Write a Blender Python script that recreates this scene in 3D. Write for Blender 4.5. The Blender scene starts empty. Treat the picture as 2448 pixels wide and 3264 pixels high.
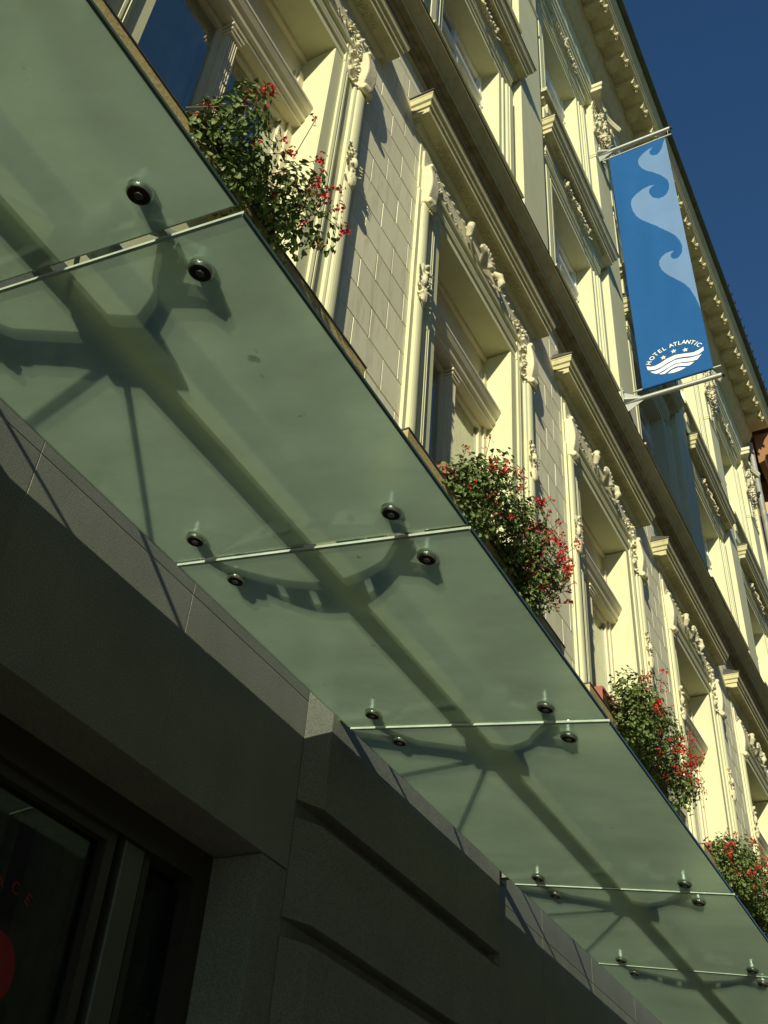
import bpy, bmesh, math, random
from mathutils import Vector, Matrix
from math import radians as R, sin, cos, pi

# ------------------------------------------------------------------ camera, sky, sun, exposure
SC = bpy.context.scene
COL = SC.collection
cam = bpy.data.cameras.new('camera')
camo = bpy.data.objects.new('camera', cam)
COL.objects.link(camo)
M = ((0.47542194, 0.87526314, -0.08881674), (0.61501605, -0.25846875, 0.7449491), (0.62907014, -0.40878887, -0.6611826))
right = Vector((M[0][0], -M[0][1], -M[0][2]))
down = Vector((M[1][0], -M[1][1], -M[1][2]))
fwd = Vector((M[2][0], -M[2][1], -M[2][2]))
rot = Matrix((right, -down, -fwd)).transposed().to_4x4()
camo.matrix_world = Matrix.Translation((0, -2.5, 1.6)) @ rot
cam.sensor_width = 36
cam.lens = 3508.37 / 3264 * 36
cam.shift_x = 119.28 / 3264
cam.shift_y = -247.6 / 3264
cam.clip_start = 0.05
cam.clip_end = 3000
SC.camera = camo

world = bpy.data.worlds.new('World')
SC.world = world
world.use_nodes = True
nt = world.node_tree
bg = nt.nodes['Background']
sky = nt.nodes.new('ShaderNodeTexSky')
sky.sky_type = 'NISHITA'
sky.sun_disc = False
SUN = Vector((-3.8, -1.0, 1.33)).normalized()
sky.sun_elevation = math.asin(SUN.z)
sky.sun_rotation = math.atan2(SUN.x, SUN.y)
sky.air_density = 1.0
sky.dust_density = 0.1
sky.ozone_density = 3.0
tint = nt.nodes.new('ShaderNodeMixRGB'); tint.blend_type = 'MULTIPLY'; tint.inputs['Fac'].default_value = 1
tint.inputs['Color2'].default_value = (0.52, 0.81, 1.0, 1)
nt.links.new(sky.outputs[0], tint.inputs['Color1']); nt.links.new(tint.outputs[0], bg.inputs[0])
bg.inputs[1].default_value = 0.078
sl = bpy.data.lights.new('sun', 'SUN')
sl.energy = 4.55
sl.angle = R(0.53)
sl.color = (1.0, 0.95, 0.70)
so = bpy.data.objects.new('sun', sl)
COL.objects.link(so)
so.rotation_euler = SUN.to_track_quat('Z', 'Y').to_euler()
so.location = SUN * 60
SC.view_settings.view_transform = 'Standard'
SC.view_settings.look = 'None'
SC.view_settings.exposure = 0.18
SC.view_settings.gamma = 1.0
SC.cycles.max_bounces = 10
SC.cycles.transmission_bounces = 8
SC.cycles.transparent_max_bounces = 8
SC.cycles.caustics_reflective = True
SC.cycles.caustics_refractive = False

# ------------------------------------------------------------------ materials
MATS = {}
def mat(name, col, rough=0.7, var=0.0, scale=3.0, bump=0.0, bscale=60.0, metal=0.0, streak=0.0, spec=0.5, dark=(0.3, 0.28, 0.2), fine=0.0, isl=0.0):
    m = bpy.data.materials.new(name)
    m.use_nodes = True
    t = m.node_tree
    b = t.nodes['Principled BSDF']
    b.inputs['Roughness'].default_value = rough
    b.inputs['Metallic'].default_value = metal
    b.inputs['Specular IOR Level'].default_value = spec
    b.inputs['Base Color'].default_value = (*col, 1)
    tc = t.nodes.new('ShaderNodeNewGeometry')
    last = None
    if var > 0:
        n = t.nodes.new('ShaderNodeTexNoise')
        n.inputs['Scale'].default_value = scale
        n.inputs['Detail'].default_value = 7
        n.inputs['Roughness'].default_value = 0.65
        t.links.new(tc.outputs['Position'], n.inputs['Vector'])
        r = t.nodes.new('ShaderNodeValToRGB')
        r.color_ramp.elements[0].position = 0.3
        r.color_ramp.elements[1].position = 0.7
        r.color_ramp.elements[0].color = (*[c * (1 - var) for c in col], 1)
        r.color_ramp.elements[1].color = (*[min(1, c * (1 + var * 0.5)) for c in col], 1)
        t.links.new(n.outputs['Fac'], r.inputs['Fac'])
        last = r.outputs['Color']
    if streak > 0:
        mp = t.nodes.new('ShaderNodeMapping')
        mp.inputs['Scale'].default_value = (7, 7, 1.1)
        t.links.new(tc.outputs['Position'], mp.inputs['Vector'])
        n = t.nodes.new('ShaderNodeTexNoise')
        n.inputs['Scale'].default_value = 1.6
        n.inputs['Detail'].default_value = 8
        n.inputs['Roughness'].default_value = 0.7
        t.links.new(mp.outputs[0], n.inputs['Vector'])
        r = t.nodes.new('ShaderNodeMapRange')
        r.inputs['From Min'].default_value = 0.50
        r.inputs['From Max'].default_value = 0.78
        r.inputs['To Max'].default_value = streak
        t.links.new(n.outputs['Fac'], r.inputs['Value'])
        mx = t.nodes.new('ShaderNodeMixRGB')
        mx.inputs['Color2'].default_value = (*dark, 1)
        if last: t.links.new(last, mx.inputs['Color1'])
        else: mx.inputs['Color1'].default_value = (*col, 1)
        t.links.new(r.outputs[0], mx.inputs['Fac'])
        last = mx.outputs[0]
    if fine > 0:
        n = t.nodes.new('ShaderNodeTexNoise')
        n.inputs['Scale'].default_value = 170
        n.inputs['Detail'].default_value = 3
        t.links.new(tc.outputs['Position'], n.inputs['Vector'])
        r = t.nodes.new('ShaderNodeMapRange')
        r.inputs['From Min'].default_value = 0.35
        r.inputs['From Max'].default_value = 0.65
        r.inputs['To Min'].default_value = 1 - fine
        r.inputs['To Max'].default_value = 1 + fine
        t.links.new(n.outputs['Fac'], r.inputs['Value'])
        mx = t.nodes.new('ShaderNodeMixRGB')
        mx.blend_type = 'MULTIPLY'
        mx.inputs['Fac'].default_value = 1
        if last: t.links.new(last, mx.inputs['Color1'])
        else: mx.inputs['Color1'].default_value = (*col, 1)
        t.links.new(r.outputs[0], mx.inputs['Color2'])
        last = mx.outputs[0]
    if isl > 0:
        r = t.nodes.new('ShaderNodeMapRange')
        r.inputs['To Min'].default_value = 1 - isl
        r.inputs['To Max'].default_value = 1 + isl
        t.links.new(tc.outputs['Random Per Island'], r.inputs['Value'])
        mx = t.nodes.new('ShaderNodeMixRGB')
        mx.blend_type = 'MULTIPLY'
        mx.inputs['Fac'].default_value = 1
        if last: t.links.new(last, mx.inputs['Color1'])
        else: mx.inputs['Color1'].default_value = (*col, 1)
        t.links.new(r.outputs[0], mx.inputs['Color2'])
        last = mx.outputs[0]
    if last: t.links.new(last, b.inputs['Base Color'])
    if bump > 0:
        n = t.nodes.new('ShaderNodeTexNoise')
        n.inputs['Scale'].default_value = bscale
        n.inputs['Detail'].default_value = 5
        t.links.new(tc.outputs['Position'], n.inputs['Vector'])
        bp = t.nodes.new('ShaderNodeBump')
        bp.inputs['Strength'].default_value = bump
        bp.inputs['Distance'].default_value = 0.01
        t.links.new(n.outputs['Fac'], bp.inputs['Height'])
        t.links.new(bp.outputs[0], b.inputs['Normal'])
    MATS[name] = m
    return m

CREAM = mat('cream_plaster', (0.645, 0.63, 0.40), 0.8, 0.07, 2.2, 0.12, 70, streak=0.22, dark=(0.40, 0.32, 0.16))
CREAMD = mat('weathered_cream_plaster', (0.60, 0.55, 0.31), 0.85, 0.14, 3.0, 0.2, 45, streak=0.5, dark=(0.22, 0.18, 0.08))
ORNM = mat('cream_stucco_ornament', (0.66, 0.61, 0.41), 0.85, 0.16, 9.0, 0.4, 60, dark=(0.3, 0.22, 0.12))
GREY = mat('grey_rusticated_plaster', (0.86, 0.81, 0.58), 0.85, 0.07, 2.5, 0.10, 130, streak=0.55, dark=(0.26, 0.2, 0.12), isl=0.06)
GRANITE = mat('grey_granite', (0.17, 0.182, 0.148), 0.6, 0.16, 3.0, 0.15, 250, fine=0.30, isl=0.10, streak=0.35, dark=(0.14, 0.13, 0.10))
JOINT = mat('pale_mortar', (0.42, 0.36, 0.27), 0.9)
WOOD = mat('cream_painted_wood', (0.66, 0.60, 0.42), 0.5, 0.1, 5.0)
WHITEW = mat('white_painted_wood', (0.78, 0.78, 0.70), 0.45, 0.05, 4.0)
METAL = mat('galvanised_steel', (0.50, 0.52, 0.48), 0.42, 0.15, 12, metal=0.6)
STEEL = mat('green_painted_steel', (0.17, 0.19, 0.15), 0.5, 0.1, 8)
BEAMM = mat('brushed_steel_tube', (0.30, 0.30, 0.24), 0.4, 0.1, 8, metal=0.4)
BOLTM = mat('dark_bolt_face', (0.035, 0.03, 0.025), 0.45, 0.2, 80, metal=0.2)
RING = mat('bolt_ring', (0.60, 0.66, 0.60), 0.32, metal=1.0)
DARKF = mat('dark_bronze_frame', (0.03, 0.026, 0.02), 0.35)
ALUF = mat('anodised_mullion', (0.11, 0.115, 0.095), 0.35, 0.1, 5, metal=0.5)
INT = mat('dark_interior', (0.03, 0.03, 0.03), 0.9)
CURT = mat('white_net_curtain', (0.75, 0.76, 0.70), 0.9, 0.06, 4)
CURTD = mat('grey_net_curtain', (0.86, 0.88, 0.84), 0.9, 0.25, 3)
RED = mat('red_vinyl', (0.22, 0.006, 0.004), 0.5)
BLUE = mat('blue_banner_cloth', (0.014, 0.092, 0.27), 0.8, 0.06, 3, 0.15, 300, spec=0.15)
LBLUE = mat('pale_blue_banner_print', (0.14, 0.24, 0.42), 0.8, 0.05, 3, 0.15, 300, spec=0.15)
WHITE = mat('white_print', (0.85, 0.85, 0.80), 0.6)
LEAF = mat('geranium_leaf', (0.11, 0.165, 0.035), 0.55, 0.45, 9.0)
LEAF2 = mat('pale_geranium_leaf', (0.17, 0.20, 0.07), 0.5, 0.4, 9.0)
STEM = mat('geranium_stem', (0.14, 0.10, 0.045), 0.7)
FLOWER = mat('red_geranium_petal', (0.62, 0.022, 0.018), 0.6, 0.3, 25.0)
TERRA = mat('terracotta_plastic', (0.33, 0.09, 0.05), 0.6, 0.1, 10)
ORANGE = mat('ochre_orange_plaster', (0.60, 0.42, 0.20), 0.85, 0.15, 2.0, 0.3, 60)
BROWN = mat('brown_plaster', (0.30, 0.14, 0.06), 0.85, 0.15, 2.0)
TILE = mat('dark_roof_tile', (0.045, 0.03, 0.025), 0.8, 0.3, 6)
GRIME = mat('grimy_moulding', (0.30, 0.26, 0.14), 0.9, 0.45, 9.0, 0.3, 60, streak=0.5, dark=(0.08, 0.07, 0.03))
GUTTER = mat('verdigris_gutter', (0.07, 0.10, 0.05), 0.6, 0.4, 5)
OCHRE = mat('stained_ochre_stone', (0.50, 0.40, 0.17), 0.8, 0.25, 7.0, 0.3, 60)
FLASH = mat('dark_sheet_flashing', (0.09, 0.085, 0.07), 0.5, 0.3, 8)
ZINC = mat('weathered_downpipe', (0.33, 0.32, 0.30), 0.6, 0.35, 5, metal=0.2)
ASPH = mat('cobbles', (0.21, 0.18, 0.125), 0.9, 0.2, 1.0, 0.3, 80)
PAVE = mat('paving', (0.06, 0.055, 0.045), 0.85, 0.15, 2.0, 0.3, 60)
OPP = mat('opposite_plaster', (0.45, 0.40, 0.28), 0.9, 0.1, 1.0)

def frosted():
    m = bpy.data.materials.new('frosted_glass'); m.use_nodes = True
    t = m.node_tree; t.nodes.clear()
    out = t.nodes.new('ShaderNodeOutputMaterial')
    tr = t.nodes.new('ShaderNodeBsdfTranslucent'); tr.inputs['Color'].default_value = (0.34, 0.43, 0.275, 1)
    rf = t.nodes.new('ShaderNodeBsdfRefraction'); rf.inputs['Color'].default_value = (0.40, 0.50, 0.41, 1)
    rf.inputs['IOR'].default_value = 1.06; rf.inputs['Roughness'].default_value = 0.50
    gl = t.nodes.new('ShaderNodeBsdfGlossy'); gl.inputs['Roughness'].default_value = 0.28
    gl.inputs['Color'].default_value = (0.8, 0.95, 0.88, 1)
    g = t.nodes.new('ShaderNodeNewGeometry')
    n = t.nodes.new('ShaderNodeTexNoise'); n.inputs['Scale'].default_value = 2.2; n.inputs['Detail'].default_value = 6
    t.links.new(g.outputs['Position'], n.inputs['Vector'])
    mr = t.nodes.new('ShaderNodeMapRange'); mr.inputs['From Min'].default_value = 0.35; mr.inputs['From Max'].default_value = 0.7
    mr.inputs['To Min'].default_value = 0.60; mr.inputs['To Max'].default_value = 0.74
    t.links.new(n.outputs['Fac'], mr.inputs['Value'])
    m1 = t.nodes.new('ShaderNodeMixShader')
    t.links.new(mr.outputs[0], m1.inputs[0])
    t.links.new(tr.outputs[0], m1.inputs[1]); t.links.new(rf.outputs[0], m1.inputs[2])
    # dust film: patchy, with rain runs across the fall of the glass
    mp = t.nodes.new('ShaderNodeMapping'); mp.inputs['Scale'].default_value = (2.2, 1.0, 1)
    t.links.new(g.outputs['Position'], mp.inputs['Vector'])
    n2 = t.nodes.new('ShaderNodeTexNoise'); n2.inputs['Scale'].default_value = 2.0; n2.inputs['Detail'].default_value = 9; n2.inputs['Roughness'].default_value = 0.7
    t.links.new(mp.outputs[0], n2.inputs['Vector'])
    cr = t.nodes.new('ShaderNodeMapRange'); cr.inputs['From Min'].default_value = 0.35; cr.inputs['From Max'].default_value = 0.75
    cr.inputs['To Min'].default_value = 1.0; cr.inputs['To Max'].default_value = 0.74
    t.links.new(n2.outputs['Fac'], cr.inputs['Value'])
    # litter and bird specks lying on the glass
    n3 = t.nodes.new('ShaderNodeTexNoise'); n3.inputs['Scale'].default_value = 11; n3.inputs['Detail'].default_value = 5; n3.inputs['Roughness'].default_value = 0.6
    t.links.new(g.outputs['Position'], n3.inputs['Vector'])
    sp = t.nodes.new('ShaderNodeMapRange'); sp.inputs['From Min'].default_value = 0.70; sp.inputs['From Max'].default_value = 0.74
    sp.inputs['To Min'].default_value = 1.0; sp.inputs['To Max'].default_value = 0.6
    t.links.new(n3.outputs['Fac'], sp.inputs['Value'])
    mm = t.nodes.new('ShaderNodeMath'); mm.operation = 'MULTIPLY'
    t.links.new(cr.outputs[0], mm.inputs[0]); t.links.new(sp.outputs[0], mm.inputs[1]); cr = mm
    for nd in (tr, rf):
        cm = t.nodes.new('ShaderNodeMixRGB'); cm.blend_type = 'MULTIPLY'; cm.inputs['Fac'].default_value = 1
        cm.inputs['Color1'].default_value = nd.inputs['Color'].default_value
        t.links.new(cr.outputs[0], cm.inputs['Color2']); t.links.new(cm.outputs[0], nd.inputs['Color'])
    lw = t.nodes.new('ShaderNodeFresnel'); lw.inputs['IOR'].default_value = 1.42
    m2 = t.nodes.new('ShaderNodeMixShader')
    df = t.nodes.new('ShaderNodeBsdfDiffuse'); df.inputs['Color'].default_value = (0.24, 0.34, 0.24, 1)
    m3 = t.nodes.new('ShaderNodeMixShader'); m3.inputs[0].default_value = 0.14
    t.links.new(m1.outputs[0], m3.inputs[1]); t.links.new(df.outputs[0], m3.inputs[2])
    t.links.new(lw.outputs[0], m2.inputs[0]); t.links.new(m3.outputs[0], m2.inputs[1]); t.links.new(gl.outputs[0], m2.inputs[2])
    t.links.new(m2.outputs[0], out.inputs[0])
    return m
FROST = frosted()
EDGEGLOW = mat('glass_edge_painted_glow', (0.42, 0.52, 0.42), 0.15, 0.25, 9, spec=0.9)  # inner glow of the seam edges, painted in as a paler green
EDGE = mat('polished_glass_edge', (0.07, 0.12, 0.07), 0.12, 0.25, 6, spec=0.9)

def glassmat(name, tint, refl=0.12):
    m = bpy.data.materials.new(name); m.use_nodes = True
    t = m.node_tree; t.nodes.clear()
    out = t.nodes.new('ShaderNodeOutputMaterial')
    tp = t.nodes.new('ShaderNodeBsdfTransparent'); tp.inputs['Color'].default_value = (*tint, 1)
    gl = t.nodes.new('ShaderNodeBsdfGlossy'); gl.inputs['Roughness'].default_value = 0.02
    fc = t.nodes.new('ShaderNodeLayerWeight'); fc.inputs['Blend'].default_value = 0.5
    fr = t.nodes.new('ShaderNodeMath'); fr.operation = 'POWER'; fr.inputs[1].default_value = 5.0
    t.links.new(fc.outputs['Facing'], fr.inputs[0])
    ad = t.nodes.new('ShaderNodeMath'); ad.operation = 'ADD'; ad.inputs[1].default_value = refl
    t.links.new(fr.outputs[0], ad.inputs[0])
    mx = t.nodes.new('ShaderNodeMixShader')
    t.links.new(ad.outputs[0], mx.inputs[0]); t.links.new(tp.outputs[0], mx.inputs[1]); t.links.new(gl.outputs[0], mx.inputs[2])
    t.links.new(mx.outputs[0], out.inputs[0])
    return m
GLASS = glassmat('window_glass', (0.86, 0.92, 0.86), 0.28)
CLEARG = glassmat('lightly_etched_glass_top', (0.93, 0.98, 0.94), 0.04)
_t = CLEARG.node_tree
_tl = _t.nodes.new('ShaderNodeBsdfTranslucent'); _tl.inputs['Color'].default_value = (0.95, 0.99, 0.95, 1)
_mx = _t.nodes.new('ShaderNodeMixShader'); _mx.inputs[0].default_value = 0.50
_out = [n for n in _t.nodes if n.type == 'OUTPUT_MATERIAL'][0]
_src = _out.inputs[0].links[0].from_socket
_t.links.new(_src, _mx.inputs[1]); _t.links.new(_tl.outputs[0], _mx.inputs[2]); _t.links.new(_mx.outputs[0], _out.inputs[0])
SHOPG = glassmat('shop_glass', (0.50, 0.56, 0.52), 0.05)

# ------------------------------------------------------------------ mesh helpers
class MB:
    def __init__(s): s.v = []; s.f = []; s.m = []; s.sm = []
    def add(s, vs, fs, mi=0, smooth=False):
        o = len(s.v); s.v += [tuple(v) for v in vs]
        for f in fs:
            s.f.append([i + o for i in f]); s.m.append(mi); s.sm.append(smooth)
    def box(s, x0, x1, y0, y1, z0, z1, mi=0):
        vs = [(x, y, z) for x in (x0, x1) for y in (y0, y1) for z in (z0, z1)]
        s.add(vs, [(0, 1, 3, 2), (4, 6, 7, 5), (0, 4, 5, 1), (2, 3, 7, 6), (0, 2, 6, 4), (1, 5, 7, 3)], mi)
    def bbox(s, x0, x1, y0, y1, z0, z1, b=0.006, mi=0):
        # box whose street (-y) side edges are chamfered
        vs = [(x0, y1, z0), (x1, y1, z0), (x1, y1, z1), (x0, y1, z1),
              (x0, y0 + b, z0), (x1, y0 + b, z0), (x1, y0 + b, z1), (x0, y0 + b, z1),
              (x0 + b, y0, z0 + b), (x1 - b, y0, z0 + b), (x1 - b, y0, z1 - b), (x0 + b, y0, z1 - b)]
        s.add(vs, [(0, 3, 2, 1), (0, 1, 5, 4), (1, 2, 6, 5), (2, 3, 7, 6), (3, 0, 4, 7), (4, 5, 9, 8), (5, 6, 10, 9), (6, 7, 11, 10), (7, 4, 8, 11), (8, 9, 10, 11)], mi)
    def profx(s, prof, x0, x1, mi=0, r0=0.0, caps=True):
        # prof: list of (y,z) closed polygon, extruded along x
        n = len(prof)
        vs = [(x0, y, z) for y, z in prof] + [(x1, y, z) for y, z in prof]
        fs = [(i, (i + 1) % n, n + (i + 1) % n, n + i) for i in range(n)]
        if caps: fs += [tuple(range(n - 1, -1, -1)), tuple(range(n, 2 * n))]
        s.add(vs, fs, mi)
    def profx_ret(s, prof, x0, x1, ref, mi=0):
        # moulding with returned ends: the profile mitres round the corner and runs back to the wall
        n = len(prof); yb = max(y for y, z in prof)
        off = [max(0, ref - y) for y, z in prof]
        vs = [(x0 - o, y, z) for o, (y, z) in zip(off, prof)] + [(x1 + o, y, z) for o, (y, z) in zip(off, prof)]
        vs += [(x0 - o, yb, z) for o, (y, z) in zip(off, prof)] + [(x1 + o, yb, z) for o, (y, z) in zip(off, prof)]
        fs = []
        for i in range(n):
            k = (i + 1) % n
            fs.append((i, k, n + k, n + i))
            a, b = prof[i][0] >= yb - 1e-6, prof[k][0] >= yb - 1e-6
            if a and b: continue
            for e in (0, 1):
                q = [e * n + i, e * n + k]
                if not b: q.append((2 + e) * n + k)
                if not a: q.append((2 + e) * n + i)
                if b and off[i] > 0: q = [e * n + i, e * n + k, (2 + e) * n + i]
                elif a and off[k] > 0: q = [e * n + i, e * n + k, (2 + e) * n + k]
                fs.append(tuple(q))
        s.add(vs, fs, mi)
    def profz(s, prof, z0, z1, mi=0, smooth=False):
        n = len(prof)
        vs = [(x, y, z0) for x, y in prof] + [(x, y, z1) for x, y in prof]
        fs = [(i, (i + 1) % n, n + (i + 1) % n, n + i) for i in range(n)]
        s.add(vs, fs, mi, smooth)
        s.add(vs, [tuple(range(n - 1, -1, -1)), tuple(range(n, 2 * n))], mi)
    def tube(s, pts, rad, seg=10, mi=0, cap=True):
        pts = [Vector(p) for p in pts]
        rs = rad if isinstance(rad, (list, tuple)) else [rad] * len(pts)
        vs = []; fs = []
        up = Vector((0.13, 0.21, 0.97))
        for i, p in enumerate(pts):
            d = (pts[min(i + 1, len(pts) - 1)] - pts[max(i - 1, 0)]).normalized()
            a = d.cross(up)
            if a.length < 1e-3: a = d.cross(Vector((1, 0, 0)))
            a.normalize(); b = d.cross(a)
            for k in range(seg):
                t = 2 * pi * k / seg
                vs.append(p + (a * cos(t) + b * sin(t)) * rs[i])
        for i in range(len(pts) - 1):
            for k in range(seg):
                fs.append((i * seg + k, i * seg + (k + 1) % seg, (i + 1) * seg + (k + 1) % seg, (i + 1) * seg + k))
        s.add(vs, fs, mi, True)
        if cap: s.add(vs, [tuple(range(seg)), tuple(range((len(pts) - 1) * seg, len(pts) * seg))], mi)
    def blob(s, c, r, rnd, mi=0, rough=0.18, nx=8, ny=6):
        vs = []; fs = []
        ph = rnd.random() * 6; a = rnd.random() * 6
        for j in range(ny + 1):
            t = pi * j / ny
            for i in range(nx):
                p = 2 * pi * i / nx
                k = 1 + rough * sin(3 * p + ph) * sin(t * 2 + a) + rough * 0.6 * (rnd.random() - 0.5)
                vs.append((c[0] + r[0] * k * sin(t) * cos(p), c[1] + r[1] * k * sin(t) * sin(p), c[2] + r[2] * k * cos(t)))
        for j in range(ny):
            for i in range(nx):
                fs.append((j * nx + i, j * nx + (i + 1) % nx, (j + 1) * nx + (i + 1) % nx, (j + 1) * nx + i))
        s.add(vs, fs, mi, True)
    def leaf(s, p, d, n, L, w, mi=0, curl=0.35):
        # fleshy acanthus leaf: ridge bent outwards, three-lobed outline, real thickness
        p = Vector(p); d = Vector(d).normalized(); n = Vector(n).normalized(); sd = d.cross(n).normalized()
        prof = [(0, 0.35), (0.2, 0.8), (0.35, 0.62), (0.52, 1.0), (0.68, 0.6), (0.82, 0.7), (1, 0.05)]
        top = []; 
        vs = []
        for t, k in prof:
            lift = curl * L * (t * t) * (1 if t < 0.85 else 0.8)
            c = p + d * (L * t) + n * (lift)
            vs += [c - sd * w * k, c + n * w * 0.45, c + sd * w * k, c - n * w * 0.25]
        fs = []
        for i in range(len(prof) - 1):
            for k in range(4):
                fs.append((i * 4 + k, i * 4 + (k + 1) % 4, (i + 1) * 4 + (k + 1) % 4, (i + 1) * 4 + k))
        fs += [(3, 2, 1, 0), tuple(range(len(prof) * 4 - 4, len(prof) * 4))]
        s.add(vs, fs, mi, True)
    def volute(s, c, r, wid, axis='x', turns=1.6, hand=1, mi=0, rt=None, start=0.0):
        # spiral roll around axis
        pts = []; rs = []
        N = 22
        for i in range(N + 1):
            t = i / N; a = start + hand * t * turns * 2 * pi; q = r * (1 - 0.8 * t)
            if axis == 'x': pts.append((c[0], c[1] + q * cos(a), c[2] + q * sin(a)))
            else: pts.append((c[0] + q * cos(a), c[1], c[2] + q * sin(a)))
            rs.append((rt or r * 0.24) * (1 - 0.5 * t))
        s.tube(pts, rs, 7, mi)
        if axis == 'x': s.tube([(c[0] - wid, c[1], c[2]), (c[0] + wid, c[1], c[2])], r * 0.3, 8, mi)
    def build(s, name, mats, parent=None, recalc=True):
        me = bpy.data.meshes.new(name)
        me.from_pydata(s.v, [], s.f)
        for m in (mats if isinstance(mats, (list, tuple)) else [mats]): me.materials.append(m)
        me.polygons.foreach_set('material_index', s.m)
        me.polygons.foreach_set('use_smooth', s.sm)
        if recalc:
            bm = bmesh.new(); bm.from_mesh(me)
            bmesh.ops.recalc_face_normals(bm, faces=bm.faces)
            bm.to_mesh(me); bm.free()
        me.update()
        o = bpy.data.objects.new(name, me); COL.objects.link(o)
        if parent: o.parent = parent
        return o

def fuse(o, voxel):
    # melt the modelled leaves and rolls of an ornament into one stucco relief
    m = o.modifiers.new('r', 'REMESH'); m.mode = 'VOXEL'; m.voxel_size = voxel; m.use_smooth_shade = True
    sm = o.modifiers.new('s', 'SMOOTH'); sm.factor = 0.5; sm.iterations = 2
    dg = bpy.context.evaluated_depsgraph_get(); dg.update()
    me = bpy.data.meshes.new_from_object(o.evaluated_get(dg))
    o.modifiers.clear(); o.data = me
    bm = bmesh.new(); bm.from_mesh(me)
    seen = set(); isl = []
    for v in bm.verts:
        if v in seen: continue
        st = [v]; seen.add(v); cur = []
        while st:
            a = st.pop(); cur.append(a)
            for e in a.link_edges:
                b = e.other_vert(a)
                if b not in seen: seen.add(b); st.append(b)
        isl.append(cur)
    big = max(len(c) for c in isl)
    bmesh.ops.delete(bm, geom=[v for c in isl if len(c) < big for v in c], context='VERTS')
    bm.to_mesh(me); bm.free()
    if not me.materials: me.materials.append(ORNM)
    return o
def empty(name, loc=(0, 0, 0)):
    o = bpy.data.objects.new(name, None); COL.objects.link(o); o.location = loc
    o.empty_display_size = 0.3
    return o
def tag(o, label=None, cat=None, group=None, kind=None):
    if label: o['label'] = label
    if cat: o['category'] = cat
    if group: o['group'] = group
    if kind: o['kind'] = kind
    return o
def copy_part(o, parent, dx=0.0):
    c = o.copy(); COL.objects.link(c); c.parent = parent
    c.location = (o.location[0] + dx, o.location[1], o.location[2])
    for ch in list(o.children): 
        g = ch.copy(); COL.objects.link(g); g.parent = c
    return c
rnd = random.Random(7)

# ------------------------------------------------------------------ ground
mb = MB(); mb.add([(-600, -600, 0), (600, -600, 0), (600, 600, 0), (-600, 600, 0)], [(0, 1, 2, 3)])
tag(mb.build('ground', ASPH), kind='structure')
mb = MB(); mb.box(-60, 90, -3.6, 0.3, -0.1, 0.13)
tag(mb.build('pavement', PAVE), kind='structure')

# ------------------------------------------------------------------ hotel
HOTEL = empty('hotel_building', (8, 0, 0))
tag(HOTEL, 'cream hotel with carved window surrounds and bracketed cornice above a dark granite ground floor', 'building')
HX = 8.0
class PX:  # shift world x into the hotel's local frame
    pass
def hpart(mb, name, mats, parent=None):
    mb.v = [(x - (HX if parent is None else 0), y, z) for x, y, z in mb.v]
    return mb.build(name, mats, parent or HOTEL)

BAYS = [-0.80, 2.395, 5.585, 8.78, 12.05, 15.33, 18.63]
HW = 0.735
XL, XR = -2.4, 21.25
# piers between the bays (1st floor panels and upper lesenes)
MIDS = [(BAYS[i] + BAYS[i + 1]) / 2 for i in range(len(BAYS) - 1)] + [20.28]

# --- first floor wall around openings (z 4.6 - 10.05)
mb = MB()
xs = [XL]
for b in BAYS: xs += [b - HW - 0.03, b + HW + 0.03]
xs.append(XR)
for i in range(0, len(xs), 2):
    mb.box(xs[i], xs[i + 1], 0.012, 0.30, 5.9, 8.68)
mb.box(XL, XR, 0.012, 0.30, 4.6, 5.9)
mb.box(XL, XR, 0.012, 0.30, 8.68, 10.1)
hpart(mb, 'wall', CREAM)
# --- upper wall (second and third floors), face at y=.12
mb = MB()
for i in range(0, len(xs), 2):
    mb.box(xs[i], xs[i + 1], 0.12, 0.40, 11.35, 13.38)
    mb.box(xs[i], xs[i + 1], 0.12, 0.40, 14.98, 17.60)
mb.box(XL, XR, 0.12, 0.40, 10.1, 11.35)
mb.box(XL, XR, 0.12, 0.40, 13.38, 14.98)
mb.box(XL, XR, 0.12, 0.40, 17.60, 18.3)
mb.box(XL, XR, 0.02, 0.40, 18.3, 20.0)
hpart(mb, 'upper_wall', CREAM)
mb = MB()
mb.box(XL, XR, 1.3, 1.35, 3.0, 18.0)
mb.box(XL, XR, 0.35, 1.3, 3.28, 3.33)
for z in (10.6, 14.2, 18.0): mb.box(XL, XR, 0.42, 1.3, z, z + 0.05)
for x in xs[::2] : mb.box(x - 0.3, x - 0.25, 0.42, 1.3, 3.34, 18.0)
hpart(mb, 'interior', INT)
mb = MB()
mb.box(XR - 0.002, XR + 0.25, 0.0, 9, 0, 20.0); mb.box(XL - 0.25, XL, 0.0, 9, 0, 20.0); mb.box(XL - 0.2, XR + 0.2, 9, 9.3, 0, 20)
hpart(mb, 'side_wall', CREAM)

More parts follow.
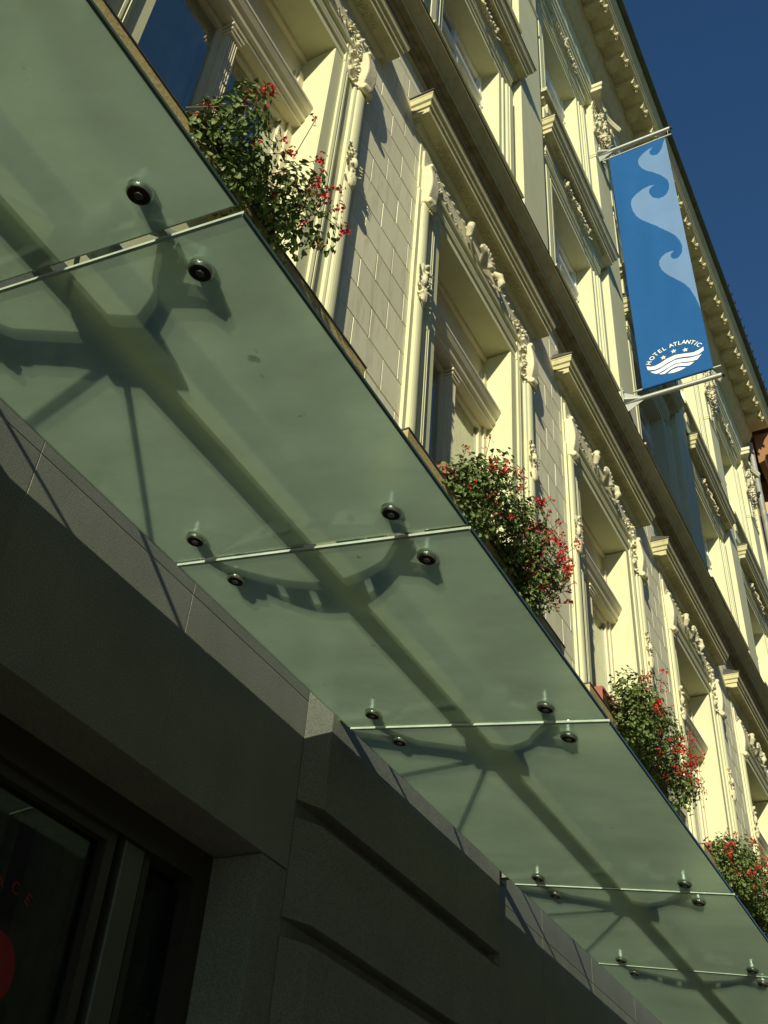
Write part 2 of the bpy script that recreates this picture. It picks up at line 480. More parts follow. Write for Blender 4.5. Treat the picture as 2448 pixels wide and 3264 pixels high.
# --- rusticated panels between first floor windows
def rust_panel(w, seed):
    r = random.Random(seed)
    mb = MB()
    mb.box(-w / 2, w / 2, 0.0075, 0.011, 5.95, 10.05, 1)
    z = 5.98; k = 0
    H = 0.275; L = 0.392
    while z < 10.0:
        z1 = min(z + H, 10.05)
        x = -w / 2 - (L / 2 if k % 2 else 0)
        while x < w / 2 - 0.01:
            a = max(x, -w / 2); b = min(x + L, w / 2)
            if b - a > 0.03:
                j = r.uniform(-0.0008, 0.0008)
                mb.bbox(a + 0.004, b - 0.004, -0.004 + j, 0.007, z + 0.0045, z1 - 0.0045, 0.003, 0)
            x += L
        z = z1; k += 1
    return mb
panels = {}
for i in range(len(BAYS)):
    if i < len(BAYS) - 1: a, b = BAYS[i] + 1.17, BAYS[i + 1] - 1.165
    else: a, b = BAYS[i] + 1.17, XR
    w = b - a
    o = rust_panel(w, 5 + i).build('wall_panel', [GREY, JOINT], HOTEL)
    o.location.x = (a + b) / 2 - HX

# --- granite ground floor
mb = MB()
GT = 4.62
def stone_wall(x0, x1, y, z0, z1, joints=(), th=0.3):
    xs_ = [x0] + [j for j in joints if x0 < j < x1] + [x1]
    for a, b in zip(xs_[:-1], xs_[1:]):
        mb.bbox(a + 0.002, b - 0.002, y, y + th, z0, z1, 0.0015, 0)
# openings: shop window x<3.60 ; pier 3.93-5.95 grooved ; following bays
stone_wall(-2.4, 3.797, 0.0, 3.222, 3.975, (-0.9, 0.06, 1.0, 1.934, 2.868))
stone_wall(-2.4, 3.797, 0.0, 3.979, GT, (-0.9, 0.06, 1.0, 1.934, 2.868))
stone_wall(3.602, 3.797, 0.004, 0.13, 3.217, ())
def grooved_pier(x0, x1, yf, yb, bev, z_top):
    # horizontal channels
    chans = [(zc, zc + 0.075) for zc in (0.62, 1.09, 1.56, 2.03, 2.50, 2.965, 3.445)]
    z = 0.13
    prof = lambda y, bx0, bx1: [(bx0, yb), (x0 + bev if y == yf else bx0, y), (x1 - bev if y == yf else bx1, y), (bx1, yb)]
    for c0, c1 in chans + [(z_top, z_top)]:
        mb.profz([(x0, yb + 0.3), (x0, yb), (x0 + bev, yf), (x1 - bev, yf), (x1, yb), (x1, yb + 0.3)], z, c0, 0)
        if c1 > c0:
            mb.profz([(x0 + 0.002, yb + 0.3), (x0 + 0.002, yb + 0.012), (x1 - 0.12, yb + 0.012), (x1 - 0.12, yb + 0.3)], c0, c1, 0)
            mb.box(x1 - 0.12, x1 - bev, yf, yb + 0.3, c0, c1, 0)
        z = c1
grooved_pier(3.80, 6.0, -0.062, 0.0, 0.125, GT)
stone_wall(6.0, 11.2, 0.0, 3.222, 3.86, (6.7, 7.62, 8.55, 9.5, 10.4))
stone_wall(6.0, 11.2, 0.0, 3.864, GT, (6.7, 7.62, 8.55, 9.5, 10.4))
stone_wall(6.0, 6.7, 0.004, 0.13, 3.217, ())
stone_wall(10.4, 11.2, 0.004, 0.13, 3.217, ())
grooved_pier(11.21, 13.4, -0.062, 0.0, 0.125, GT)
stone_wall(13.41, XR, 0.0, 0.13, GT, (14.4, 15.4, 16.4, 17.4, 18.4, 19.4, 20.4))
mb.profx([(0.0, GT), (-0.04, GT + 0.03), (-0.05, GT + 0.1), (0.0, GT + 0.14), (0.2, GT + 0.14), (0.2, GT)], XL, XR)
# backing of joints and soffit of the shop opening
mb.box(-2.4, 3.79, 0.302, 0.34, 3.3, GT, 1)
mb.box(6.0, 11.2, 0.302, 0.34, 3.3, GT, 1)
mb.box(-2.39, 3.79, 0.0028, 0.2, 3.2235, GT - 0.002, 1)
mb.box(6.01, 11.19, 0.0028, 0.2, 3.2235, GT - 0.002, 1)
hpart(mb, 'granite_base', [GRANITE, JOINT])

# --- shopfront
mb = MB()
mb.box(-2.4, 3.60, 0.235, 0.33, 3.10, 3.222)      # head
mb.box(3.50, 3.602, 0.235, 0.33, 0.13, 3.10)      # right stile
mb.box(2.99, 3.04, 0.26, 0.33, 0.13, 3.10)
mb.box(3.225, 3.26, 0.27, 0.33, 0.13, 3.10)
mb.box(-2.4, 3.6, 0.24, 0.36, 0.13, 0.45)
mb.box(-2.4, 3.04, 0.262, 0.33, 3.06, 3.10)
mb.box(1.0, 1.06, 0.25, 0.33, 0.13, 3.10)
mb.box(3.0402, 3.05, 0.285, 0.33, 0.13, 3.06)
SF = hpart(mb, 'shop_front', DARKF)
mb = MB(); mb.bbox(3.087, 3.205, 0.252, 0.33, 0.45, 3.099, 0.006)
mb.v = [(x - HX, y, z) for x, y, z in mb.v]; mb.build('mullion', ALUF, SF)
mb = MB(); mb.box(-2.4, 3.5, 0.300, 0.306, 0.45, 3.06)
mb.v = [(x - HX, y, z) for x, y, z in mb.v]; mb.build('pane', SHOPG, SF)
mb = MB()
pts = []
for i in range(520):
    x = -2.3 + i * 0.0112
    pts.append((x - HX, 0.40 + 0.018 * sin(i * 0.9) + 0.012 * sin(i * 0.31 + 1)))
vs = [(x, y, 0.3) for x, y in pts] + [(x, y, 3.05) for x, y in pts]
n = len(pts)
mb.add(vs, [(i, i + 1, n + i + 1, n + i) for i in range(n - 1) if not (150 < i < 175 or 395 < i < 404 or 446 < i < 452)], 0, True)
mb.build('curtain', mat('dark_green_net', (0.22, 0.25, 0.20), 0.9, 0.4, 5), SF)
# lettering on shop glass: text on an arc above a red disc
def char_mesh(ch, size, bold=0.0, extrude=0.0):
    cu = bpy.data.curves.new('t', 'FONT'); cu.body = ch; cu.size = size; cu.offset = bold; cu.extrude = extrude
    cu.align_x = 'CENTER'; cu.resolution_u = 4
    ob = bpy.data.objects.new('t', cu); COL.objects.link(ob)
    dg = bpy.context.evaluated_depsgraph_get(); dg.update()
    me = bpy.data.meshes.new_from_object(ob.evaluated_get(dg))
    vs = [tuple(v.co) for v in me.vertices]; fs = [tuple(p.vertices) for p in me.polygons]
    bpy.data.objects.remove(ob); bpy.data.curves.remove(cu); bpy.data.meshes.remove(me)
    return vs, fs
mb = MB()
cx, cz = 2.64, 2.53
for ch, a in (('A', -13), ('C', 4), ('E', 20)):
    vs, fs = char_mesh(ch, 0.054, 0.0004, 0.0)
    t = R(a)
    out = []
    for x, y, z in vs:
        rr = 0.230 + y
        out.append((cx + rr * sin(t) + x * cos(t) - HX, 0.297, cz + rr * cos(t) - x * sin(t)))
    mb.add(out, fs)
    mb.build('letter', RED, SF); mb = MB()
mb.add([(cx - HX + 0.11 * cos(a * pi / 24), y, cz + 0.11 * sin(a * pi / 24)) for y in (0.2965, 0.2985) for a in range(48)],
       [tuple(range(48)), tuple(range(48, 96))] + [(i, (i + 1) % 48, 48 + (i + 1) % 48, 48 + i) for i in range(48)])
mb.build('red_disc', RED, SF)

# --- string course
mb = MB()
prof = [(0.30, 10.05), (0.0, 10.05), (-0.03, 10.06), (-0.035, 10.085), (-0.06, 10.09), (-0.075, 10.115), (-0.10, 10.12), (-0.105, 10.135), (-0.155, 10.145), (-0.16, 10.15),
        (-0.162, 10.185), (-0.172, 10.188), (-0.185, 10.205), (-0.215, 10.235), (-0.255, 10.26), (-0.262, 10.262), (-0.264, 10.285), (0.12, 10.36), (0.30, 10.36)]
mb.profx(prof, XL - 0.05, XR + 0.02)
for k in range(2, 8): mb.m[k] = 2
mb.profx([(-0.268, 10.2855), (-0.272, 10.281), (-0.272, 10.290), (0.119, 10.367), (0.119, 10.362)], XL - 0.06, XR + 0.03, 1)
hpart(mb, 'string_course', [CREAMD, FLASH, GRIME])

# --- ornaments
def ring_row(mb, x0, x1, y, z, step, r, axis='down', mi=0):
    n = int((x1 - x0) / step)
    for i in range(n):
        x = x0 + (i + 0.5) * (x1 - x0) / n
        mb.tube([(x - r, y + r * 0.9, z), (x - r * 0.8, y - r * 0.5, z), (x, y - r, z), (x + r * 0.8, y - r * 0.5, z), (x + r, y + r * 0.9, z)], r * 0.26, 5, mi, False)
        mb.blob((x, y, z), (r * 0.35, r * 0.6, r * 0.3), rnd, mi, 0.1, 6, 4)
def foliage(mb, x, z0, z1, hw, y, n, seed, mi=0, out=0.06):
    r = random.Random(seed)
    for i in range(n):
        t = (i + r.random() * 0.8) / n
        z = z0 + (z1 - z0) * t
        sx = r.choice((-1, 1))
        px = x + sx * r.random() * hw * 0.5
        d = (sx * r.uniform(0.25, 1.0), 0, r.uniform(-1, 0.7))
        mb.leaf((px, y + 0.012, z), d, (sx * 0.2, -1, 0.15), r.uniform(0.5, 0.95) * hw * 1.3, hw * r.uniform(0.18, 0.32), mi, r.uniform(0.25, 0.6))
        if r.random() < 0.5:
            mb.blob((px, y - out * 0.2, z), (hw * 0.16, out * 0.35, hw * 0.18), r, mi)
        if r.random() < 0.35:
            mb.volute((px + sx * hw * 0.3, y - out * 0.4, z), hw * 0.26, 0.01, 'y', 1.3, sx, mi)

# --- first floor window (local origin: bay centre at x=0, world y,z)
def surround_side(mb, s, z0, z1):
    def P(pts): return [(s * x, y) for x, y in pts]
    mb.profz(P([(HW, 0.0), (0.845, 0.0), (0.845, -0.016), (0.868, -0.022), (0.875, -0.012), (0.885, -0.022), (0.90, -0.022), (0.905, -0.008), (0.985, -0.008), (0.99, -0.028), (1.005, -0.034), (1.01, -0.034), (1.01, 0.0118), (HW, 0.0118)]), z0, z1, 0)
    # rounded bead shaft
    cxs, r = 1.066, 0.055
    arc = [(cxs + r * 1.0 * cos(a), -0.012 - r * 0.85 * sin(a) ** 0.6) for a in [pi * k / 10 for k in range(11)]]
    pr = [(1.0105, 0.0118), (1.0105, -0.01)] + arc[::-1] + [(1.118, -0.016), (1.118, -0.022), (1.128, -0.026), (1.165, -0.026), (1.168, 0.0118)]
    mb.profz(P(pr), z0, z1, 0)
    mb.box(min(s * HW, s * (HW + 0.16)), max(s * HW, s * (HW + 0.16)), 0.0125, 0.27, z0, z1)

def first_window():
    mb = MB()
    for s in (-1, 1): surround_side(mb, s, 5.99, 8.66)
    # lintel liner and head surround
    mb.box(-HW - 0.11, HW + 0.11, 0.0, 0.27, 8.681, 8.84)
    mb.profx([(0.0118, 8.76), (-0.016, 8.76), (-0.022, 8.785), (-0.012, 8.79), (-0.022, 8.80), (-0.022, 8.815), (-0.006, 8.82), (-0.006, 8.90), (-0.03, 8.905), (-0.036, 8.93), (0.0118, 8.935)], -HW - 0.165, HW + 0.165)
    # corner blocks and frieze board
    mb.bbox(-1.17, 1.17, -0.012, 0.0119, 8.94, 9.38, 0.004)
    for s in (-1, 1):
        mb.box(min(s * 0.84, s * 1.17), max(s * 0.84, s * 1.17), -0.018, 0.0117, 8.66, 8.939)
    mb.profx_ret([(0.0, 9.325), (-0.035, 9.335), (-0.05, 9.36), (-0.055, 9.381), (0.0, 9.381)], -1.22, 1.22, 0)
    w = mb.build('window', CREAM)
    # hood
    mb = MB()
    prof = [(0.012, 9.382), (-0.155, 9.382), (-0.155, 9.44), (-0.172, 9.445), (-0.178, 9.485), (-0.196, 9.495), (-0.205, 9.54), (-0.212, 9.548), (-0.212, 9.565), (0.012, 9.68)]
    n = len(prof)
    mb.profx_ret(prof, -1.335, 1.335, -0.155)
    mb.box(-1.1, 1.1, -0.12, -0.05, 9.376, 9.3815)
    ring_row(mb, -1.05, 1.05, -0.085, 9.374, 0.075, 0.030)
    mb.profx_ret([(0.0, 9.6895), (-0.225, 9.572), (-0.225, 9.562), (-0.213, 9.560)], -1.335, 1.335, -0.155, 1)
    mb.build('hood', [CREAMD, FLASH], w)
    # ornament: two consoles, two cartouches, one garland with its shell
    gar = MB()
    gar.box(-0.86, 0.86, -0.0145, 0.006, 8.955, 9.27)
    for s in (-1, 1):
        mb = MB()
        x = s * 1.062
        mb.box(x - 0.07, x + 0.07, -0.03, 0.006, 8.48, 9.2); mb.box(min(x, x - s * 0.2), max(x, x - s * 0.2), -0.022, 0.006, 8.55, 9.2)
        # capital console: swelling plate with rolls
        pl = []
        for k in range(9):
            t = k / 8; z = 8.52 + 0.46 * t
            y = -0.075 - 0.035 * sin(pi * t) - 0.005 * t
            pl.append((y, z))
        mb.profx([(-0.02, 8.52)] + pl + [(-0.02, 8.98)], x - 0.062, x + 0.062)
        mb.tube([(x - 0.058, -0.082, 8.53), (x, -0.09, 8.525), (x + 0.058, -0.082, 8.53)], [0.028, 0.034, 0.028], 14)
        mb.tube([(x - 0.04, -0.07, 9.0), (x + 0.04, -0.07, 9.0)], 0.026, 12)
        foliage(mb, x - s * 0.10, 8.55, 9.18, 0.09, -0.03, 18, 31 + s)
        foliage(mb, x - s * 0.22, 8.98, 9.18, 0.07, -0.015, 8, 41 + s)
        foliage(mb, x + s * 0.02, 8.30, 8.52, 0.07, -0.07, 5, 61 + s)
        fuse(mb.build('console', ORNM, w), 0.0075)
        for q in range(5):
            xx = s * (0.80 - q * 0.10)
            gar.leaf((xx + s * 0.03, -0.012, 9.06 - 0.02 * q), (-s, 0, -0.25), (0, -1, 0.2), 0.11, 0.02, 0, 0.35)
            gar.blob((xx, -0.022, 9.05 - 0.02 * q), (0.014, 0.018, 0.016), rnd)
            gar.leaf((xx, -0.012, 9.22), (-s * 0.8, 0, -0.5), (0, -1, 0.2), 0.07, 0.018, 0, 0.3)
        mb = MB()
        mb.box(x - 0.03, x + 0.03, -0.062, -0.03, 7.42, 7.82)
        foliage(mb, x, 7.42, 7.85, 0.085, -0.055, 14, 51 + s)
        mb.blob((x, -0.07, 7.48), (0.04, 0.022, 0.07), rnd, 0, 0.08, 12, 8)
        mb.blob((x, -0.072, 7.66), (0.028, 0.02, 0.05), rnd, 0, 0.1, 12, 8)
        for q in range(4):
            mb.leaf((x - s * 0.02, -0.05, 7.60 + q * 0.055), (-s, 0, 0.15 * q - 0.2), (0, -1, 0), 0.10, 0.022, 0, 0.3)
            mb.leaf((x + s * 0.02, -0.05, 7.58 + q * 0.05), (s, 0, 0.5 - 0.2 * q), (0, -1, 0), 0.09, 0.022, 0, 0.3)
        fuse(mb.build('cartouche', ORNM, w), 0.0075)
    mb = gar
    # shell keystone
    for k in range(9):
        a = R(-72 + k * 18)
        base = (0.0 + 0.02 * sin(a), -0.02, 9.0)
        tip = (0.155 * sin(a), -0.095, 9.02 + 0.17 * cos(a))
        mb.tube([base, (0.09 * sin(a), -0.085, 9.02 + 0.10 * cos(a)), tip], [0.012, 0.021, 0.017], 8)
    mb.volute((0, -0.06, 8.93), 0.05, 0.07, 'x', 1.5, -1)
    for s in (-1, 1):
        mb.volute((s * 0.20, -0.05, 9.10), 0.055, 0.01, 'y', 1.6, s)
        mb.tube([(s * 0.27, -0.03, 9.20), (s * 0.31, -0.075, 9.17), (s * 0.335, -0.08, 9.10), (s * 0.31, -0.055, 9.05), (s * 0.28, -0.06, 9.08)], [0.02, 0.038, 0.04, 0.03, 0.018], 10)
        mb.leaf((s * 0.14, -0.03, 9.0), (s, 0, -0.15), (0, -1, 0.1), 0.2, 0.04, 0, 0.3)
        for q in range(4): mb.blob((s * (0.05 + 0.03 * q), -0.05, 8.90 - 0.012 * q), (0.02, 0.03, 0.02), rnd)
    fuse(mb.build('garland', ORNM, w), 0.0075)
    # timber frame
    mb = MB()
    yf = 0.225
    mb.box(-HW, -HW + 0.055, yf, 0.30, 5.99, 8.44); mb.box(HW - 0.055, HW, yf, 0.30, 5.99, 8.44)
    mb.box(-HW + 0.056, -HW + 0.075, yf + 0.02, 0.30, 5.99, 8.44); mb.box(HW - 0.075, HW - 0.056, yf + 0.02, 0.30, 5.99, 8.44)
    mb.box(-HW, HW, 0.262, 0.30, 8.26, 8.679)
    mb.box(-HW, HW, yf, 0.26, 8.62, 8.679)
    # transom
    mb.profx([(0.30, 7.80), (0.17, 7.80), (0.165, 7.83), (0.145, 7.84), (0.14, 7.885), (0.12, 7.90), (0.10, 7.945), (0.095, 7.95), (0.095, 7.975), (0.28, 8.02), (0.30, 8.02)], -HW + 0.001, HW - 0.001)
    # fluted mullion with cap
    mb.box(-0.052, 0.052, 0.20, 0.30, 5.99, 7.80)
    for k in range(5):
        mb.tube([(-0.036 + k * 0.018, 0.198, 6.0), (-0.036 + k * 0.018, 0.198, 7.70)], 0.007, 6)
    for k, (a, b) in enumerate(((0.058, 7.70), (0.065, 7.725), (0.074, 7.76))):
        mb.box(-a, a, 0.178 - k * 0.01, 0.29, b, b + 0.022)
    # casement stiles and rails
    for s in (-1, 1):
        a, b = sorted((s * 0.054, s * 0.092)); mb.box(a, b, 0.245, 0.29, 6.02, 7.79)
        a, b = sorted((s * 0.615, s * 0.659)); mb.box(a, b, 0.245, 0.29, 6.02, 7.79)
        a, b = sorted((s * 0.093, s * 0.614)); mb.box(a, b, 0.245, 0.29, 7.74, 7.79)
        mb.box(a, b, 0.245, 0.29, 6.02, 6.09)
    mb.build('frame', WOOD, w)
    mb = MB()
    for s in (-1, 1):
        a, b = sorted((s * 0.091, s * 0.616)); mb.box(a, b, 0.268, 0.273, 6.085, 7.745)
    mb.box(-0.66, 0.66, 0.268, 0.273, 8.015, 8.265)
    mb.build('pane', GLASS, w)
    # ledge
    mb = MB()
    mb.profx_ret([(0.25, 5.985), (0.25, 5.90), (0.0, 5.86), (-0.05, 5.87), (-0.06, 5.89), (-0.145, 5.90), (-0.155, 5.905), (-0.16, 5.975), (0.0, 5.988)], -1.16, 1.16, 0)
    mb.profx_ret([(0.0, 5.998), (-0.166, 5.987), (-0.166, 5.977), (-0.161, 5.977)], -1.16, 1.16, 0, 1)
    mb.build('sill', [OCHRE, FLASH], w)
    return w
w1 = first_window()
firsts = []
def curtain(x0, x1, z0, z1, y, m, parent, seed=0):
    r = random.Random(seed)
    mb = MB(); n = 60
    ph = r.random() * 6
    pts = [(x0 + (x1 - x0) * i / n, y + 0.012 * sin(i * 1.05 + ph) + 0.006 * sin(i * 2.3)) for i in range(n + 1)]
    vs = [(x, yy, z0) for x, yy in pts] + [(x, yy, z1) for x, yy in pts]
    mb.add(vs, [(i, i + 1, n + 2 + i, n + 1 + i) for i in range(n)], 0, True)
    return mb.build('curtain', m, parent)
w1.parent = HOTEL
for i, b in enumerate(BAYS):
    o = w1 if i == 1 else copy_part(w1, HOTEL)
    o.location = (b - HX, 0, 0)
    firsts.append(o)
for i, o in enumerate(firsts):
    if i in (1,):
        curtain(-0.68, 0.28, 6.0, 8.26, 0.325, CURTD, o, i); curtain(0.30, 0.68, 6.0, 8.26, 0.315, CURT, o, i + 9)
    elif i == 2:
        curtain(0.24, 0.68, 6.0, 8.26, 0.32, CURT, o, i); curtain(-0.68, 0.2, 6.0, 8.26, 0.34, CURTD, o, i + 20)
    else:
        curtain(-0.3, 0.68, 6.0, 8.26, 0.32, CURT, o, i)

# --- upper piers with capitals
def pier(wd, capital=True):
    mb = MB()
    hw = wd / 2
    mb.bbox(-hw, hw, 0.0, 0.119, 10.372, 16.60, 0.003)
    mb.bbox(-hw, hw, 0.0, 0.119, 16.61, 18.05, 0.003)
    mb.box(-hw - 0.012, hw + 0.012, -0.012, 0.118, 16.56, 16.60); mb.box(-hw - 0.02, hw + 0.02, -0.02, 0.1175, 16.601, 16.625)
    p = mb.build('pier', CREAM, HOTEL)
    mb = MB()
    # abacus with concave front
    def abacus(z0, z1, e, dy):
        fr = [(-0.50 - e + (1.0 + 2 * e) * k / 12) for k in range(13)]
        pts = [(x, -0.25 - dy + 0.14 * cos(x / (0.5 + e) * pi / 2)) for x in fr]
        mb.profz([(-0.50 - e, 0.118)] + pts + [(0.50 + e, 0.118)], z0, z1)
    abacus(18.20, 18.27, -0.03, 0); abacus(18.272, 18.36, 0.0, 0.02)
    # bell
    n = 14
    rows = []
    for j, (z, r_) in enumerate(((17.35, 0.35), (17.6, 0.36), (17.9, 0.385), (18.1, 0.42), (18.199, 0.46))):
        rows.append([(r_ * cos(pi * k / n), 0.05 - (0.05 + 0.12 * (0.5 + j * 0.12)) * sin(pi * k / n), z) for k in range(n + 1)])
    vs = [v for r_ in rows for v in r_]
    mb.add(vs, [(j * (n + 1) + k, j * (n + 1) + k + 1, (j + 1) * (n + 1) + k + 1, (j + 1) * (n + 1) + k) for j in range(4) for k in range(n)], 0, True)
    for s in (-1, 1):
        mb.volute((s * 0.37, -0.13, 18.09), 0.09, 0.02, 'y', 1.8, s, 0, 0.022)
        mb.volute((s * 0.42, -0.05, 18.08), 0.08, 0.03, 'x', 1.6, 1, 0, 0.02)
        foliage(mb, s * 0.25, 17.2, 17.95, 0.13, -0.05, 26, 71 + s, 0, 0.09)
        foliage(mb, s * 0.08, 17.25, 18.05, 0.12, -0.10, 24, 81 + s, 0, 0.09)
        for q in range(6):
            mb.leaf((s * 0.33, -0.01, 17.25 + q * 0.13), (s * 0.7, -0.3, 0.7), (s * 0.6, -0.8, 0.2), 0.16, 0.035, 0, 0.6)
    foliage(mb, 0, 16.75, 17.3, 0.10, -0.01, 16, 91, 0, 0.10)
    mb.blob((0, -0.12, 18.26), (0.07, 0.05, 0.07), rnd, 0, 0.2)
    mb.box(-0.10, 0.10, -0.02, 0.03, 16.78, 17.5); mb.box(-0.34, 0.34, -0.03, 0.1, 17.25, 18.23)
    fuse(mb.build('capital', ORNM, p), 0.011)
    return p
p0 = pier(0.70)
for i, x in enumerate(MIDS):
    o = p0 if i == 0 else copy_part(p0, HOTEL)
    o.location = (x - 0.06 - HX, 0, 0)
    if i == len(MIDS) - 1: o.location.x = 20.28 - HX

# --- second floor window
def upper_surround(mb, zb, zt, wo):
    for s in (-1, 1):
        P = [(s * x, y) for x, y in [(HW, 0.10), (0.81, 0.10), (0.815, 0.085), (0.83, 0.08), (0.838, 0.09), (0.90, 0.09), (0.905, 0.07), (0.925, 0.062), (0.93, 0.075), (0.95, 0.075), (0.955, 0.055), (wo, 0.055), (wo, 0.1195), (HW, 0.1195)]]
        mb.profz(P, zb, zt)
        mb.box(min(s * HW, s * (HW + 0.16)), max(s * HW, s * (HW + 0.16)), 0.1205, 0.36, zb, zt)
    mb.box(-HW - 0.07, HW + 0.07, 0.10, 0.36, zt + 0.001, zt + 0.12)
    mb.profx([(0.1195, zt + 0.08), (0.085, zt + 0.08), (0.08, zt + 0.10), (0.09, zt + 0.11), (0.09, zt + 0.17), (0.07, zt + 0.175), (0.06, zt + 0.20), (0.075, zt + 0.205), (0.075, zt + 0.225), (0.055, zt + 0.23), (0.055, zt + 0.28), (0.1195, zt + 0.28)], -wo, wo)
def upper_frame(w, zb, zt, seed):
    mb = MB(); yf = 0.31
    mb.box(-HW, -HW + 0.06, yf, 0.38, zb, zt); mb.box(HW - 0.06, HW, yf, 0.38, zb, zt)
    mb.box(-HW + 0.061, -HW + 0.085, yf + 0.02, 0.38, zb, zt); mb.box(HW - 0.085, HW - 0.061, yf + 0.02, 0.38, zb, zt)
    mb.box(-HW + 0.0605, HW - 0.0605, yf + 0.012, 0.38, zt - 0.09, zt); mb.box(-HW + 0.0605, HW - 0.0605, yf - 0.01, 0.38, zb, zb + 0.08)
    zm = zt - 0.62
    mb.profx([(0.37, zm), (0.30, zm), (0.275, zm + 0.03), (0.265, zm + 0.06), (0.37, zm + 0.075)], -HW + 0.087, HW - 0.087)
    mb.box(-0.05, 0.05, yf - 0.012, 0.37, zb + 0.081, zm - 0.001)
    mb.box(-0.03, 0.03, yf, 0.37, zm + 0.08, zt - 0.091)
    mb.build('frame', WHITEW, w)
    mb = MB(); mb.box(-HW + 0.08, HW - 0.08, 0.352, 0.357, zb + 0.07, zt - 0.08)
    mb.build('pane', GLASS, w)
def garland(mb, z, y, L, seed):
    r = random.Random(seed)
    for s in (-1, 1):
        mb.volute((s * L * 0.55, y - 0.03, z + 0.03), 0.05, 0.01, 'y', 1.5, s)
        mb.volute((s * L * 0.28, y - 0.03, z - 0.02), 0.045, 0.01, 'y', 1.5, -s)
        for q in range(7):
            x = s * (0.06 + L * q / 7)
            mb.leaf((x, y, z + r.uniform(-0.04, 0.04)), (s, 0, r.uniform(-0.8, 0.8)), (0, -1, 0.2), r.uniform(0.08, 0.15), 0.032, 0, 0.45)
            mb.blob((x, y - 0.025, z + r.uniform(-0.03, 0.03)), (0.03, 0.035, 0.03), r)
        mb.blob((s * L, y - 0.03, z + 0.01), (0.035, 0.04, 0.035), r)
    mb.blob((0, y - 0.03, z), (0.045, 0.04, 0.055), r, 0, 0.25)
    mb.leaf((0, y - 0.03, z - 0.02), (0, 0, -1), (0, -1, 0), 0.13, 0.045, 0, 0.4)
    mb.leaf((0, y - 0.03, z + 0.02), (0, 0, 1), (0, -1, 0), 0.13, 0.05, 0, 0.5)

def second_window():
    mb = MB(); upper_surround(mb, 11.37, 13.38, 1.05)
    mb.bbox(-1.06, 1.06, 0.045, 0.1194, 13.665, 13.98, 0.004)     # frieze under the hood
    mb.bbox(-1.10, 1.10, 0.03, 0.1193, 14.34, 14.60, 0.004)       # apron above hood
    w = mb.build('window', CREAM)
    mb = MB()
    prof = [(0.1192, 13.80), (0.03, 13.80), (0.015, 13.83), (-0.085, 13.835), (-0.085, 13.90), (-0.105, 13.905), (-0.115, 13.95), (-0.14, 13.965), (-0.155, 14.02), (-0.165, 14.03), (-0.165, 14.055), (0.1192, 14.22)]
    mb.profx_ret(prof, -1.16, 1.16, -0.06)
    ring_row(mb, -0.98, 0.98, -0.03, 13.826, 0.075, 0.028)
    mb.profx_ret([(0.119, 14.229), (-0.175, 14.063), (-0.175, 14.053), (-0.166, 14.053)], -1.16, 1.16, -0.06, 1)
    mb.build('hood', [CREAMD, FLASH], w)
    mb = MB(); garland(mb, 13.735, 0.03, 0.42, 3)
    mb.box(-0.5, 0.5, 0.035, 0.05, 13.69, 13.79)
    fuse(mb.build('ornament', ORNM, w), 0.009)
    upper_frame(w, 11.37, 13.38, 1)
    mb = MB(); mb.profx_ret([(0.36, 11.368), (0.36, 11.31), (0.1192, 11.27), (0.03, 11.29), (0.02, 11.32), (-0.02, 11.33), (-0.03, 11.355), (0.1, 11.366)], -0.98, 0.98, 0.1)
    mb.build('sill', CREAMD, w)
    curtain(0.0, 0.66, 11.4, 13.3, 0.40, CURT, w, 3)
    return w
def third_window():
    mb = MB(); upper_surround(mb, 14.98, 17.60, 1.05)
    mb.bbox(-1.06, 1.06, 0.035, 0.1194, 17.885, 18.12, 0.004)
    w = mb.build('window', CREAM)
    mb = MB(); garland(mb, 17.98, 0.02, 0.46, 8)
    mb.box(-0.55, 0.55, 0.024, 0.05, 17.93, 18.04)
    fuse(mb.build('ornament', ORNM, w), 0.009)
    upper_frame(w, 14.98, 17.60, 2)
    mb = MB()
    mb.profx_ret([(0.36, 14.975), (0.36, 14.86), (0.1192, 14.80), (0.03, 14.82), (0.015, 14.86), (-0.04, 14.87), (-0.05, 14.93), (0.1, 14.973)], -1.02, 1.02, 0.1)
    for s in (-1, 1): mb.box(s * 0.92 - 0.07, s * 0.92 + 0.07, 0.015, 0.119, 14.605, 14.815)
    mb.build('sill', CREAMD, w)
    curtain(0.0, 0.66, 15.0, 17.5, 0.40, CURT, w, 5)
    return w
for fn in (second_window, third_window):
    w = fn(); w.parent = HOTEL
    for i, b in enumerate(BAYS):
        o = w if i == 0 else copy_part(w, HOTEL)
        o.location = (b - HX, 0, 0)

# --- entablature and cornice
mb = MB()
mb.profx([(0.1195, 18.05), (-0.01, 18.05), (-0.012, 18.12), (-0.03, 18.125), (-0.032, 18.20), (-0.055, 18.22), (-0.065, 18.26), (-0.085, 18.28), (-0.09, 18.33), (-0.02, 18.36), (0.02, 18.36), (0.1195, 18.36)], XL, XR)
hpart(mb, 'architrave', CREAM)
mb = MB()
prof = [(0.2, 19.62), (0.018, 19.62), (-0.02, 19.64), (-0.10, 19.72), (-0.17, 19.86), (-0.175, 19.90), (-0.205, 19.905), (-0.21, 19.96), (-0.215, 20.06), (-0.60, 20.07),
        (-0.60, 20.10), (-0.612, 20.11), (-0.612, 20.20), (-0.632, 20.21), (-0.64, 20.26), (-0.675, 20.32), (-0.70, 20.41), (-0.715, 20.43), (-0.715, 20.47), (0.2, 20.8)]
mb.profx(prof, XL - 0.3, XR + 0.06)
CORN = hpart(mb, 'cornice', CREAMD)
mb = MB()
mb.tube([(XL - 0.3 - HX, -0.755, 20.50), (XR + 0.1 - HX, -0.755, 20.50)], 0.062, 12)
mb.build('gutter', GUTTER, CORN)
